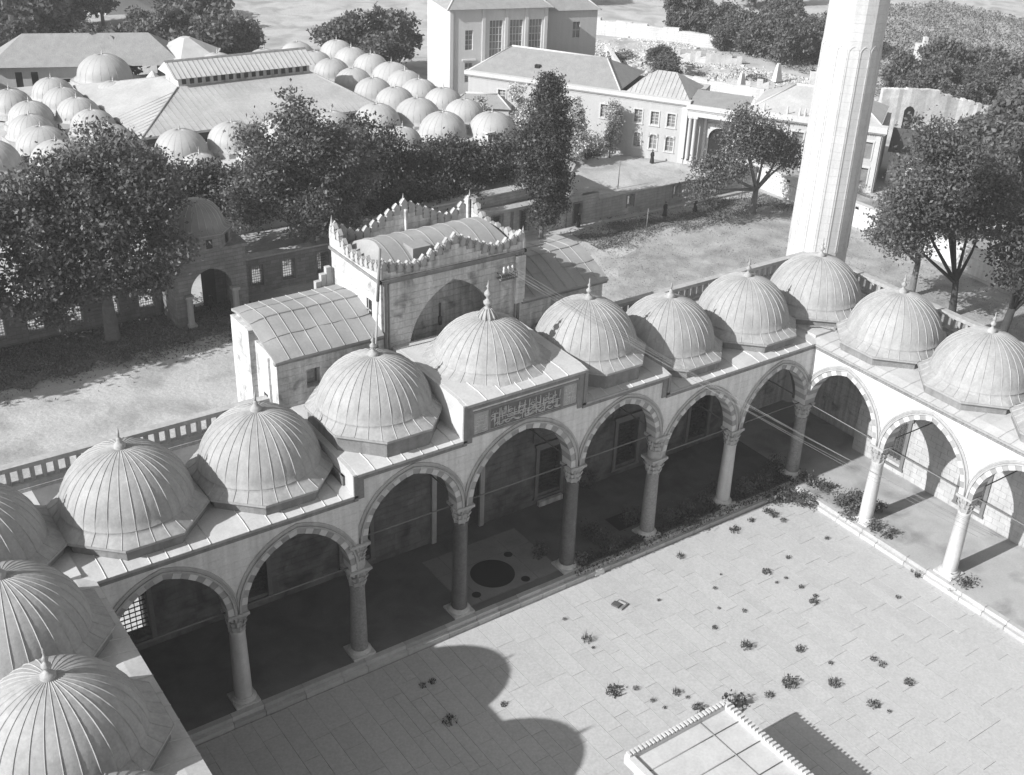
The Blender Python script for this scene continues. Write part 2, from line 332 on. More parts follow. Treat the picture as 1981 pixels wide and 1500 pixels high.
# ------------------------------------------------------------------ arcade range
TY = {  # spring, half width, rise, cornice, dome apex, lip, apothem, R
    'low': (5.48, None, 3.30, 9.84, 13.52, 10.58, (3.1, 3.42), 2.87),
    'mid': (7.0, None, 2.98, 10.95, 14.8, 12.02, (3.02, 3.5), 2.9),
    'high': (7.0, None, 3.45, 12.89, 15.3, 12.98, (3.3, 3.3), 2.98)}
SEAM = {}
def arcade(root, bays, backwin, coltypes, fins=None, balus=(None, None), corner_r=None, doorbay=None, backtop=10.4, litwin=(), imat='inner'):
    D = 6.8
    for i, (x0, x1, ty) in enumerate(bays):
        zs, _, rise, zc, apex, lip, ap, R = TY[ty]; cx = (x0+x1)/2; hw = (x1-x0)/2-0.46; t = 0.30
        wall = MB(); arch_wall(wall, x0+.001*(i % 2), x1-.001*(i % 2), zs, hw, rise, zc-0.12, -.36, .40, t)
        wo = wall.build('arch_wall', 'ashlar', root)
        voussoirs(wo, cx, zs, hw, rise, t, -.385, .42, 12)
        # archivolt mouldings
        am = MB()
        for (r0, r1, pr) in ((t+.005, t+.10, .09), (t+.12, t+.19, .04), (t+.20, t+.30, .07)):
            P = arch_pts(hw, rise, 14)
            for a, b in zip(P[:-1], P[1:]):
                q = [(cx+p[0]+p[2]*r, zs+p[1]+p[3]*r) for p, r in ((a, r0), (b, r0), (b, r1), (a, r1))]
                q = [(min(max(x, x0+.01), x1-.01), z) for x, z in q]
                am.ext(q, -.362-pr, -.355, 0)
        am.build('archivolt', 'mould', wo)
        # cornice with small hanging teeth
        cm = MB(); cm.box(x0, x1, -.47, .3, zc-.12, zc, 1); cm.box(x0, x1, -.41, -.36, zc-.34, zc-.12, 0)
        n = int((x1-x0)/.22)
        for k in range(n): xa = x0+(k+.2)*(x1-x0)/n; cm.add([(xa, -.46, zc-.12), (xa+.13, -.46, zc-.12), (xa+.065, -.36, zc-.36), (xa, -.40, zc-.12), (xa+.13, -.40, zc-.12)], [(0, 1, 2), (0, 2, 3), (1, 4, 2)], 0)
        cm.build('cornice', ['mouldark', 'lead'], wo)
        # lead roof of the bay
        zr = zc+.02; zb = min(zc+.35, zc+.35)
        yb = 6.62 if ty != 'low' else 4.6
        r = MB().extx([(-.46, zr), (.25, zc+.14), (yb, zc+.24), (yb, zc-.6), (-.3, zc-.6), (-.3, zr-.02)], x0+.001, x1-.001)
        ro = r.build('lead_roof', 'leadroof', root)
        for k in range(1, 7):
            xs = x0+k*(x1-x0)/7+random.uniform(-.12, .12)
            me = SEAM.get('f') or MB().add([(-.025, -.47, 0), (.0, -.47, .04), (.025, -.47, 0), (-.025, .25, .12), (.0, .25, .16), (.025, .25, .12), (-.025, 4.55, .2), (0, 4.55, .24), (.025, 4.55, .2)], [(0, 1, 4, 3), (1, 2, 5, 4), (3, 4, 7, 6), (4, 5, 8, 7)]).mesh('roof_seam', ['leadroof']); SEAM['f'] = me
            link('roof_seam', me, ro, (xs, 0, zr+.005))
        arcade_dome(root, cx, 3.4, apex, lip, ap, R, zc+.3, fin=(fins or {}).get(i, 0), flare=.42 if ty != 'high' else .42)
        # vault: inner soffit
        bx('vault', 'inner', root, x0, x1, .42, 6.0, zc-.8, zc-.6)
        # back wall with a grated window or a door
        bm = MB(); wv = .85; zt = 3.95; z0w = .75
        if doorbay == i: wv = 1.5; zt = 5.0; z0w = 0.0
        ctr = cx
        if i in backwin or doorbay == i:
            zw = zc-.6; bm.box(x0, ctr-wv, 6.0, 6.8, 0, zw).box(ctr+wv, x1, 6.0, 6.8, 0, zw).box(ctr-wv, ctr+wv, 6.0, 6.8, zt, zw)
            if z0w: bm.box(ctr-wv, ctr+wv, 6.0, 6.8, 0, z0w)
        else: bm.box(x0, x1, 6.0, 6.8, 0, zc-.6)
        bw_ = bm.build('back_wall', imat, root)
        if i in backwin:
            fr = MB()
            for a in (-1, 1): fr.box(ctr+a*wv-(.24 if a < 0 else 0), ctr+a*wv+(.24 if a > 0 else 0), 5.88, 6.0, z0w-.2, zt+.25)
            fr.box(ctr-wv-.34, ctr+wv+.34, 5.84, 6.0, zt+.25, zt+.45).box(ctr-wv-.3, ctr+wv+.3, 5.86, 6.0, z0w-.35, z0w-.2).box(ctr-wv, ctr+wv, 5.9, 6, zt, zt+.25)
            fr.build('window_frame', 'innerframe', bw_)
            g = MB()
            for k in range(1, 6): g.box(ctr-wv+k*wv/3-.02, ctr-wv+k*wv/3+.02, 6.3, 6.34, z0w, zt)
            for k in range(1, 11): g.box(ctr-wv, ctr+wv, 6.29, 6.35, z0w+k*(zt-z0w)/11-.02, z0w+k*(zt-z0w)/11+.02)
            g.build('window_grille', 'wood', bw_)
            if i not in litwin: bx('shutter', 'wood', bw_, ctr-wv, ctr+wv, 6.5, 6.6, z0w, zt)
            ta = MB(); arch_wall(ta, ctr-1.35, ctr+1.35, 4.55, 1.0, 1.25, 6.05, 5.93, 5.998); ta.build('blind_arch', imat, bw_)
            bx('sill_stone', 'stone', bw_, ctr-.9, ctr+.9, 5.6, 5.84, 0, .35) if i == 4 else None
        if doorbay == i:
            bx('door_leaf', 'wood', bw_, ctr-wv, ctr-.02, 6.35, 6.5, 0, zt); bx('door_leaf', 'wood', bw_, ctr+.02, ctr+wv, 6.35, 6.5, 0, zt)
            dm = MB(); dm.box(ctr-wv-.3, ctr-wv, 5.85, 6.02, 0, zt).box(ctr+wv, ctr+wv+.3, 5.85, 6.02, 0, zt).box(ctr-wv-.3, ctr+wv+.3, 5.85, 6.02, zt, zt+.35); dm.build('door_frame', 'mould', bw_)
    # transverse arches, columns, tie rods
    for j, (x, kind, mt) in enumerate(coltypes):
        column(root, x, 0, kind, mt)
        zs = 5.48 if kind == 'low' else 7.0
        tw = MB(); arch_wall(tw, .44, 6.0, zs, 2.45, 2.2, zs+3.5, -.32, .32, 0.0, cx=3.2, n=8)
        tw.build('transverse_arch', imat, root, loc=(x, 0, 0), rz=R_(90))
        MB().tube([(x, .3, zs+.05), (x, 6.0, zs+.05)], .04, 6).build('tie_rod', 'iron', root)
    for i, (x0, x1, ty) in enumerate(bays):
        z = (5.5 if ty == 'low' else 7.02)
        MB().tube([(x0+.4, .0, z), (x1-.4, .0, z)], .038, 6).build('tie_rod', 'iron', root)
    # sides of raised bays
    for i in range(len(bays)-1):
        za, zb = TY[bays[i][2]][3], TY[bays[i+1][2]][3]
        if za == zb: continue
        x = bays[i][1]; s = -1 if zb > za else 1; lo, hi = min(za, zb), max(za, zb)
        e = MB().box(min(x, x+s*.2), max(x, x+s*.2), -.47, -.361, lo-.3, hi+.0, 1)
        e.extx([(-.36, lo), (-.36, hi), (.25, hi+.13), (6.55, hi+.22), (6.55, lo)], min(x, x+s*.2), max(x, x+s*.2), 0)
        e.box(min(x-s*.02, x-s*.34), max(x-s*.02, x-s*.34), -.42, -.361, lo-.25, hi-.34, 1)
        e.build('step_side', ['leadroof', 'mouldark'], root)
    # roof behind the domes, outer wall and balustrade
    xa, xb = bays[0][0], bays[-1][1]
    ea, eb = balus
    ea = xa if ea is None else ea; eb = xb if eb is None else eb
    MB().extx([(4.6, 10.07), (7.35, 10.12), (7.35, 9.2), (4.6, 9.2)], ea, eb).build('back_gutter', 'deeplead', root)  # darker lead than the bay roofs in front
    ow = MB(); cur = ea
    for i in litwin:
        cx = (bays[i][0]+bays[i][1])/2; ow.box(cur, cx-.95, 7.36, 8.1, ZG, 10.3).box(cx-.95, cx+.95, 7.36, 8.1, 3.2, 10.3).box(cx-.95, cx+.95, 7.36, 8.1, ZG, -.9); cur = cx+.95
    ow.box(cur, eb, 7.36, 8.1, ZG, 10.3).build('outer_wall', 'stone', root)
    b = MB().box(ea, eb, 7.4, 7.98, 10.3, 10.52).box(ea, eb, 7.46, 7.92, 11.27, 11.5).build('balustrade', 'mould', root)
    n = int((eb-ea)/.52); pm = MB().box(-.085, .085, 7.54, 7.84, 10.52, 11.27).mesh('post', ['mould'])
    for k in range(n): link('post', pm, b, (ea+(k+.5)*(eb-ea)/n, 0, 0))
XS = [-22.23, -15.93, -9.66, -3.63, 3.63, 9.66, 15.93, 22.23]
far = thing('arcade', 'far arcade range with seven arches, raised inscribed middle bay and lead domes', 'arcade')
ty7 = ['low', 'low', 'mid', 'high', 'mid', 'low', 'low']
arcade(far, [(XS[i], XS[i+1], ty7[i]) for i in range(7)], (0, 1, 2, 4, 5, 6),
       [(XS[1], 'low', 'marble'), (XS[2], 'double', 'granite'), (XS[3], 'tall', 'porphyry'), (XS[4], 'tall', 'porphyry'), (XS[5], 'double', 'granite'), (XS[6], 'low', 'marble'), (XS[7], 'low', 'granite')],
       fins={0: 2, 1: 2, 2: 0, 3: 1, 4: 0, 5: 2, 6: 0}, balus=(-29.6, 30.2), doorbay=3, litwin=(0,))
right = thing('arcade', 'sunlit right arcade range with white front and domes, returning towards the viewer', 'arcade', (22.23, 0, 0), R_(-90))
SR = 6.262
arcade(right, [(SR*i, SR*(i+1), 'low') for i in range(4)], (0, 1, 2, 3), [(SR*(i+1), 'low', 'marble') for i in range(4)], fins={3: 2}, balus=(-8.1, SR*4), litwin=(), imat='innersunlit')
left = thing('arcade', 'near left arcade range seen from above, only its lead domes and roof edge showing', 'arcade', (-22.23, 0, 0), R_(90))
arcade(left, [(-SR*(4-i), -SR*(3-i), 'low') for i in range(4)], (0, 1, 2, 3), [(-SR*(i+1), 'low', 'marble') for i in range(3)]+[(0, 'low', 'granite')], fins={2: 0, 3: 2}, balus=(-SR*4, 8.1))
# corner bays
for root, sx in ((far, -1), (far, 1)):
    x0, x1 = (-29.6, -22.23) if sx < 0 else (22.23, 29.6)
    MB().box(x0, x1, 0.0, 7.35, 9.2, 10.12).build('lead_roof', 'leadroof', root)
    arcade_dome(root, sx*25.63, 3.4, 13.52, 10.62, (3.4, 3.42), 3.02, 10.1, fin=0)
# ---- inscribed frieze of the middle bay
fr = MB()
for (xa, xb, za, zb) in ((-3.35, 3.35, 12.3, 12.42), (-3.35, 3.35, 10.98, 11.1), (-3.35, -3.2, 11.1, 12.3), (3.2, 3.35, 11.1, 12.3), (-2.32, -2.2, 11.1, 12.3), (2.2, 2.32, 11.1, 12.3)):
    fr.box(xa, xb, -.41, -.36, za, zb)
fz = fr.build('inscription_frame', 'mouldark', far)
for (xa, xb) in ((-3.2, -2.32), (-2.2, 2.2), (2.32, 3.2)):
    pn = bx('inscription_panel', 'mould' if xb-xa < 1 else 'deeplead', fz, xa+.03, xb-.03, -.368, -.36, 11.13, 12.27)
    k = MB(); long_ = xb-xa > 1; n = 110 if long_ else 16
    for i in range(n):
        x = xa+.12+(xb-xa-.24)*i/(n-1)+random.uniform(-.03, .03); zt = random.choice((11.22, 11.5, 11.75)); r = .027 if long_ else .013
        c = random.random()
        if c < .38: k.tube([(x, -.375, zt), (x+random.uniform(-.02, .03), -.375, min(zt+.5, 12.2))], r, 4)
        elif c < .75:
            s = random.uniform(.08, .2); k.tube([(x+s*math.cos(a), -.375, zt+.15+s*.8*math.sin(a)) for a in [math.pi*(1+q/5) for q in range(6)]], [r*.5, r, r*1.2, r, r, r*.5], 4)
        else: k.tube([(x-.12, -.375, zt+.1), (x, -.375, zt+.2), (x+.14, -.375, zt+.17)], r, 4)
        k.box(x-.015, x+.015, -.385, -.36, zt+.3, zt+.33)
    if long_: k.box(xa+.05, xb-.05, -.385, -.362, 11.66, 11.69)
    k.build('calligraphy_relief', 'whitepl' if long_ else 'ashlar', pn)
# ------------------------------------------------------------------ courtyard floor
court = MB().add([(-22.2, -40, ZC-.05), (22.2, -40, ZC-.05), (22.2, -.9, ZC-.05), (-22.2, -.9, ZC-.05)], [(0, 1, 2, 3)]).build('courtyard_floor', 'joint', kind='structure')
rows = []; x = -21.0
while x < 21.1:
    wd = random.choice((.75, .9, 1.0, 1.15, 1.3)); rows.append((x, min(x+wd, 21.1))); x += wd
cells = []
for (xa, xb) in rows:
    y = -1.2-random.uniform(0, .05); first = True
    while y > -27:
        ln = random.uniform(1.3, 3.6); yb = max(y-ln, -27.2)
        if xb-xa > 1.1 and random.random() < .25:
            xm = (xa+xb)/2; cells += [(xa, xm, yb, y), (xm, xb, yb, y)]
        else: cells.append((xa, xb, yb, y))
        y = yb
cx_, cy_ = 2.0, -8.0
cells.sort(key=lambda c: ((c[0]+c[1])/2-CAM[0])**2*.5+((c[2]+c[3])/2-CAM[1])**2 + (5000 if ((c[0]+c[1])/2 < -14 and (c[2]+c[3])/2 < -6) or (c[2]+c[3])/2 < -18 else 0))
stuff = MB()
for i, (xa, xb, ya, yb) in enumerate(cells):
    g = random.uniform(.004, .011); h = random.uniform(-.004, .004); tl = random.uniform(-.004, .004)
    v = [(xa+g, ya+g, ZC-.12), (xb-g, ya+g, ZC-.12), (xb-g, yb-g, ZC-.12), (xa+g, yb-g, ZC-.12), (xa+g, ya+g, ZC+h-tl), (xb-g, ya+g, ZC+h+tl), (xb-g, yb-g, ZC+h+tl), (xa+g, yb-g, ZC+h-tl)]
    F = [(4, 5, 6, 7), (0, 1, 5, 4), (1, 2, 6, 5), (2, 3, 7, 6), (3, 0, 4, 7)]
    if i < 300: MB().add(v, F).build('paving_slab', 'slab', court)
    else: stuff.add(v, F)
stuff.build('paving_slab', 'slab', court, kind='stuff')
# arcade walks (raised platforms with kerb stones)
pf = MB().box(22.2, 29.5, -.62, 7.36, ZG, 0.0); pf.box(22.23-.62, 29.5, -40, -.62, ZG, 0.0).box(-29.5, -22.23+.62, -40, -.62, ZG, 0.0)
plat = pf.build('arcade_pavement', 'arcfloor', kind='structure')
MB().box(-29.5, 22.2, -.62, 7.36, ZG, 0.0).build('arcade_pavement', 'shadefloor', kind='structure')
def kerb(xa, ya, xb, yb):
    L = math.hypot(xb-xa, yb-ya); d = ((xb-xa)/L, (yb-ya)/L); s = 0.0
    while s < L-.05:
        l = min(random.uniform(1.2, 2.6), L-s); c = (xa+d[0]*(s+l/2), ya+d[1]*(s+l/2)); n = (-d[1], d[0])
        MB().obox((c[0]+n[0]*.0, c[1]+n[1]*.0), d, l-.02, .30, -.3, .012+random.uniform(-.01, .012)).build('kerb_stone', 'kerb', plat)
        MB().obox((c[0]-n[0]*.26, c[1]-n[1]*.26), d, l-.03, .2, ZC-.1, -.24+random.uniform(-.012, .012)).build('kerb_stone', 'kerb', plat)
        s += l
kerb(-21.5, -.77, 21.46, -.77)
kerb(21.46, -.93, 21.46, -27)
kerb(-21.46, -27, -21.46, -1.1)
# inlaid floor discs in front of the portal
disc = MB().prism([(-.35+1.27*math.cos(k*math.pi/24), 1.66+1.27*math.sin(k*math.pi/24)) for k in range(48)], .005, .014).build('floor_disc', 'dark', plat)
for dx, dy in ((1.75, 1.0), (-1.8, -1.1), (1.3, -1.4), (-1.4, 1.6)):
    MB().prism([(-.35+dx+.26*math.cos(k*math.pi/8), 1.66+dy+.26*math.sin(k*math.pi/8)) for k in range(16)], .005, .014).build('floor_disc', 'dark', plat)
for (x, y, h, w_) in ((134.7, 75.4, 3.2, 5), (125, 68.5, 2.2, 4)): MB().box(-w_/2, w_/2, -2, 2, 0, h).box(-w_/2, -w_/2+.6, -2, -1, h, h+1.6).box(w_/2-.9, w_/2-.2, -.5, .5, h, h+1.2).prism([(-1, -2.3), (2.6, -2.3), (2.6, -2.0), (-1, -2.0)], 0, h*.6).build('ruined_house', 'whitepl', loc=(x, y, ZG+.8), rz=-.6, label='pale roofless ruined house among the trees at the upper right' if x > 130 else 'small pale ruin block in the wood nearer the minaret', cat='ruin')
bx('floor_panel', 'inneraged', plat, -3.2, 3.2, -.1, 4.6, .0005, .004)
fs = MB()
for yy in (-.1, 2.95, 4.6): fs.box(-3.2, 3.2, yy, yy+.06, .004, .01)
for xx in (-3.2, -2.2, 1.6, 3.14): fs.box(xx, xx+.06, -.1, 4.6, .004, .011)
fs.build('floor_band', 'mouldark', plat)
bx('floor_hatch', 'dark', plat, 8.4, 10.2, 1.0, 2.4, .001, .02)
# ------------------------------------------------------------------ portal block
por = thing('portal_block', 'tall stone gate block with palmette crest and arched recess behind the middle dome', 'gate building')
PX, PY0, PY1 = 4.42, 6.62, 11.5
pw = MB()
arch_wall(pw, -PX, PX, 12.5, 2.75, 3.65, 17.0, PY0, PY0+.55)
pw.box(-PX, -2.75, PY0, PY0+.55, ZG, 12.5).box(2.75, PX, PY0, PY0+.55, ZG, 12.5).box(-2.75, 2.75, PY0, PY0+.55, ZG, 10.2)
pw.box(-PX, -PX+.5, PY0+.55, PY1, ZG, 17.0).box(PX-.5, PX, PY0+.55, PY1, ZG, 17.0).box(-PX, PX, PY1, PY1+.6, ZG, 16.9)
front = pw.build('gate_wall', 'stone', por)
bx('recess_wall', 'stone', por, -PX+.5, PX-.5, 8.1, 8.4, 10.2, 16.6)
bx('recess_floor', 'stone', por, -2.9, 2.9, PY0+.56, 8.1, 10.0, 10.9)
bx('recess_step', 'stone', por, -1.6, 1.9, 7.6, 8.1, 10.9, 11.5)
MB().tube([(0, 8.04, 13.4), (0, 8.04, 14.2)], .05, 6).tube([(0, 8.04, 12.9), (0, 8.04, 13.4)], .1, 6).build('recess_lamp_hook', 'iron', por)
iv = MB()
P = arch_pts(3.0, 3.85, 10)
for a, b in zip(P[:-1], P[1:]): iv.add([(a[0], PY0+.56, 12.5+a[1]), (b[0], PY0+.56, 12.5+b[1]), (b[0], 8.1, 12.5+b[1]), (a[0], 8.1, 12.5+a[1])], [(0, 1, 2, 3)], 0, True)
iv.build('recess_vault', 'stone', por)
fm = MB()
fm.box(-PX-.12, PX+.12, PY0-.16, PY0, 16.86, 17.02).box(-3.95, 3.9, PY0-.07, PY0, 16.74, 16.84)
for s in (-1, 1): fm.box(s*4.2-.07, s*4.2+.07, PY0-.09, PY0, 10.5, 16.85).box(s*3.98-.04, s*3.98+.04, PY0-.05, PY0, 10.5, 16.74)
fm.box(-PX-.16, -PX, PY0-.16, PY1+.6, 16.86, 17.02).box(PX, PX+.16, PY0-.16, PY1+.6, 16.86, 17.02)
fm.build('cornice', 'mouldark', por)
# right pilaster of the front
MB().box(3.88, 4.5, PY0-.2, PY0-.001, 13.9, 16.7).build('pilaster', 'stone', por)
# side window and small niche
bx('side_window', 'dark', por, -PX-.02, -PX+.05, 7.6, 8.15, 14.4, 15.5)
MB().box(-PX-.06, -PX-.02, 7.84, 7.9, 14.4, 15.5).box(-PX-.06, -PX-.02, 7.6, 8.15, 14.9, 14.96).build('window_bars', 'mould', por)
# palmette crest piece: one mesh for plain pieces
def palmette(h=.62, wd=.44):
    m = MB(); P = [(-wd*.42, 0), (wd*.42, 0), (wd*.5, h*.3), (wd*.36, h*.48), (wd*.5, h*.62), (wd*.3, h*.82), (0, h*1.08), (-wd*.3, h*.82), (-wd*.5, h*.62), (-wd*.36, h*.48), (-wd*.5, h*.3)]
    m.ext(P, -.07, .13)
    Q = [(x*.62, z*.72+h*.12) for x, z in P]; m.ext(Q, -.115, -.07)
    for s in (-1, 1): m.tube([(s*wd*.42, -.1, .02), (s*wd*.45, -.12, h*.3), (s*wd*.28, -.12, h*.5), (s*wd*.42, -.12, h*.68), (s*wd*.1, -.12, h*.95)], .028, 4)
    return m.mesh('crest_piece', ['mould'])
PAL = palmette()
def crest(parent, n0, n1, zfun, y, x0, x1, n, base=17.0, tall=None):
    b = MB(); st = (x1-x0)/n
    for i in range(n):
        xc = x0+(i+.5)*st; z = zfun(xc); b.box(x0+i*st, x0+(i+1)*st, y-.02, y+.26, base, z)
        o = link('crest_piece', PAL, parent, (xc, y+.07, z-.02)); o.rotation_euler[2] = R_(180) if y > 9 else 0; o.scale = (st/.46, 1, 1.0)
    return b.build('crest_wall', 'stone', parent)
def zfront(x):       # gable steps: low near the ends of the middle, peak at the centre, rising again to the corners
    a = abs(x); 
    if a < 2.3: return 18.15-a*.46
    if a < 3.0: return 17.12
    return 17.15+(a-3.0)*.28
def zback(x):
    a = abs(x)
    if a < 2.4: return 18.35-a*.50
    if a < 3.1: return 17.05
    return 17.1+(a-3.1)*.62
crest(por, 0, 0, zfront, PY0-.02, -PX-.05, PX+.05, 19)
crest(por, 0, 0, zback, PY1+.4, -PX-.05, PX+.05, 19)
def side_crest(xs, flip):
    b = MB(); n = 10; st = (PY1-PY0+.3)/n
    for i in range(n):
        yc = PY0+(i+.5)*st+.15; z = 17.1+.25*max(0, 1-i/3)+1.0*max(0, (i-6)/4); b.box(xs-.13, xs+.13, yc-st/2, yc+st/2, 17.0, z)
        o = link('crest_piece', PAL, por, (xs, yc, z-.02), R_(-90 if flip else 90)); o.scale = (st/.46, 1, .85 if i % 2 else 1)
    b.build('crest_wall', 'stone', por)
side_crest(-PX+.05, True); side_crest(PX-.05, False)
for (x, y, z) in ((-PX+.05, PY1+.5, 18.0), (PX-.05, PY1+.5, 18.0), (0, PY1+.5, 18.5), (PX-.02, PY0+.05, 17.6), (-PX+.02, PY0+.05, 17.6)):
    MB().lathe([(.2, z-.5), (.17, z), (.1, z+.25), (.005, z+.75)], 6, (x, y)).build('corner_horn', 'mould', por)
for xx in (0, PX-.35): MB().box(xx-.05, xx+.05, PY1+.1, PY1+.38, 16.9, 18.4).build('crest_buttress', 'stone', por)
# barrel lead roof
br = MB(); n = 12; H0 = 16.75; yA, yB = PY0+.3, PY1+.35; ex = PX-.25
def by(i): return yA+(yB-yA)*i/n
def bz(i):
    u = i/n; return H0+.15+1.05*math.sin(math.pi*min(1, u*1.02))**.8
v = []
for i in range(n+1): v += [(-ex+.9*math.sin(math.pi*i/n), by(i), bz(i)), (ex-.9*math.sin(math.pi*i/n)*.6, by(i), bz(i))]
br.add(v, [(2*i, 2*i+1, 2*i+3, 2*i+2) for i in range(n)], 0, True)
br.add([v[2*i] for i in range(n+1)]+[(-ex, by(i), H0) for i in range(n+1)], [(i, i+1, n+2+i, n+1+i) for i in range(n)], 0, True)
br.add([v[2*i+1] for i in range(n+1)]+[(ex, by(i), H0) for i in range(n+1)], [(i, i+1, n+2+i, n+1+i) for i in range(n)], 0, True)
bro = br.build('barrel_roof', 'leaddark', por)
sm = MB()
for i in range(n):
    a = (by(i), bz(i)); b_ = (by(i+1), bz(i+1)); sm.extx([(a[0], a[1]), (b_[0], b_[1]), (b_[0], b_[1]+.035), (a[0], a[1]+.035)], -.02, .02)
sm = sm.mesh('roof_seam', ['leaddark'])
for k in range(8): link('roof_seam', sm, bro, (-3.1+k*.9, 0, 0))
MB().box(-2.0, -.9, 7.5, 8.5, 17.4, 17.95).build('roof_hatch', 'leaddark', bro)
# small balcony with insulators
bal = MB()
for z in (15.7, 15.95): bal.box(2.7, 3.75, PY0-.5, PY0-.46, z, z+.05)
bal.box(2.7, 3.75, PY0-.5, PY0, 15.62, 15.68)
for k in range(9): bal.box(2.7+k*.13, 2.73+k*.13, PY0-.5, PY0-.47, 15.62, 16.0)
for xx in (2.72, 3.7): bal.box(xx, xx+.04, PY0-.5, PY0, 15.9, 15.95)
bal.build('insulator_bracket', 'iron', por)
for k in range(3): MB().lathe([(.05, 16.0), (.08, 16.1), (.05, 16.2), (.07, 16.3), (.02, 16.38)], 8, (2.95+k*.28, PY0-.35)).build('insulator', 'whitepl', por)
# wings
for s in (-1, 1):
    xo = s*10.3; xi = s*PX
    a, b = min(xo, xi), max(xo, xi)
    wm = MB(); 
    # front wall with a square opening
    ox = s*6.9 if s > 0 else -8.35
    if s > 0: ox = 5.9
    wm.box(a, ox-.38, PY0, PY0+.5, ZG, 14.0).box(ox+.38, b, PY0, PY0+.5, ZG, 14.0).box(ox-.38, ox+.38, PY0, PY0+.5, ZG, 11.3 if s > 0 else 12.0).box(ox-.38, ox+.38, PY0, PY0+.5, 12.2 if s > 0 else 13.05, 14.0)
    wm.box(min(xo, xo-s*.5), max(xo, xo-s*.5), PY0+.5, 9.2, ZG, 14.0)
    e = xo+s*.3; wm.box(min(e, e-s*.9), max(e, e-s*.9), 9.2, PY1-.05, ZG, 14.6); wm.box(a, b, PY1-.6, PY1-.06, ZG, 14.7)
    wo = wm.build('wing_wall', 'stone', por)
    bx('opening_back', 'stone', wo, ox-.38, ox+.38, PY0+.6, PY0+.7, 11.3, 13.1)
    MB().box(min(xo+s*.13, xo), max(xo+s*.13, xo), 7.4, 8.4, ZG, 13.8).build('wing_pier', 'whitewall', wo)
    bx('wing_window', 'dark', wo, min(xo, xo+s*.15), max(xo, xo+s*.15), 7.65, 8.1, 9.6, 11.6)
    # lead roof: curved sheet rising to the back, hip at the outer end
    nx, ny = 12, 10; V = []
    def rz_(u, vv):   # u 0 outer .. 1 inner, vv 0 front .. 1 back
        t_ = vv/.56
        z = 14.06+1.14*(.72*t_+.28*math.sin(t_*math.pi/2)) if vv < .56 else 15.2-.28*((vv-.56)/.44)**1.5
        return z-(.22*max(0, 1-u*7)*(1 if .15 < vv < .75 else .3) if s < 0 else -.1*max(0, 1-u*8)*vv)
    ya, yb = PY0-.3, PY1+.1; xe = xo+s*.17
    for j in range(ny+1):
        for i in range(nx+1):
            u = i/nx; vv = j/ny; x = xe+(xi-xe)*u+ 0
            V.append((x, ya+(yb-ya)*vv, rz_(u, vv)))
    rf = MB().add(V, [(j*(nx+1)+i, j*(nx+1)+i+1, (j+1)*(nx+1)+i+1, (j+1)*(nx+1)+i) for j in range(ny) for i in range(nx)], 0, True)
    W = [(x, y, z-.12) for x, y, z in V]; k = (nx+1)
    edge = [i for i in range(k)]+[j*k+nx for j in range(1, ny+1)]+[ny*k+i for i in range(nx-1, -1, -1)]+[j*k for j in range(ny-1, 0, -1)]
    rf.add([V[q] for q in edge]+[W[q] for q in edge], [(q, (q+1) % len(edge), len(edge)+(q+1) % len(edge), len(edge)+q) for q in range(len(edge))])
    rf.add(W, [(j*k+i, j*k+i+1, (j+1)*k+i+1, (j+1)*k+i) for j in range(ny) for i in range(nx)])
    ro = rf.build('wing_roof', 'leaddark', por)
    for q in range(1, 8):
        u = q/8; sm2 = MB(); pts = []
        for j in range(ny*2+1):
            vv = j/ny/2; pts.append((xe+(xi-xe)*u, ya+(yb-ya)*vv, rz_(u, vv)+.01))
        for p0, p1 in zip(pts[:-1], pts[1:]):
            sm2.add([(p0[0]-.02, p0[1], p0[2]-.01), (p0[0], p0[1], p0[2]+.035), (p0[0]+.02, p0[1], p0[2]-.01), (p1[0]-.02, p1[1], p1[2]-.01), (p1[0], p1[1], p1[2]+.035), (p1[0]+.02, p1[1], p1[2]-.01)], [(0, 1, 4, 3), (1, 2, 5, 4)])
        sm2.build('roof_seam', 'leaddark', ro)
    for vv in (.28, .55, .8):
        pts = [(xe+(xi-xe)*i/nx, ya+(yb-ya)*(vv+random.uniform(-.01, .01)), rz_(i/nx, vv)+.012) for i in range(nx+1)]
        MB().tube(pts, .022, 4).build('roof_seam', 'leaddark', ro)
    MB().box(min(xe, xi), max(xe, xi), PY0-.22, PY0, 13.78, 13.93).build('eaves_moulding', 'mouldark', wo)
    if s < 0:
        for q in range(3): MB().box(-4.9-q*.32, -4.6-q*.32, PY1+.3, PY1+.6, 14.6, 15.9-q*.36).build('parapet_step', 'mould', por)
# flagpole on the dome left of the middle one
fp = thing('flagpole', 'tall slender flagpole standing at the left front corner of the gate block', 'flagpole', (-5.05, 6.25, 11.2))
MB().tube([(0, 0, 0), (.1, 0, 2.6), (.28, 0, 5.2)], [.06, .055, .05], 8).build('pole', 'lead', fp)
MB().tube([(.25, 0, 4.9), (.45, 0, 7.7)], [.085, .06], 8).build('pole_top', 'iron', fp)
MB().box(-.02, .2, -.08, .08, 2.3, 2.4).build('clamp', 'iron', fp)
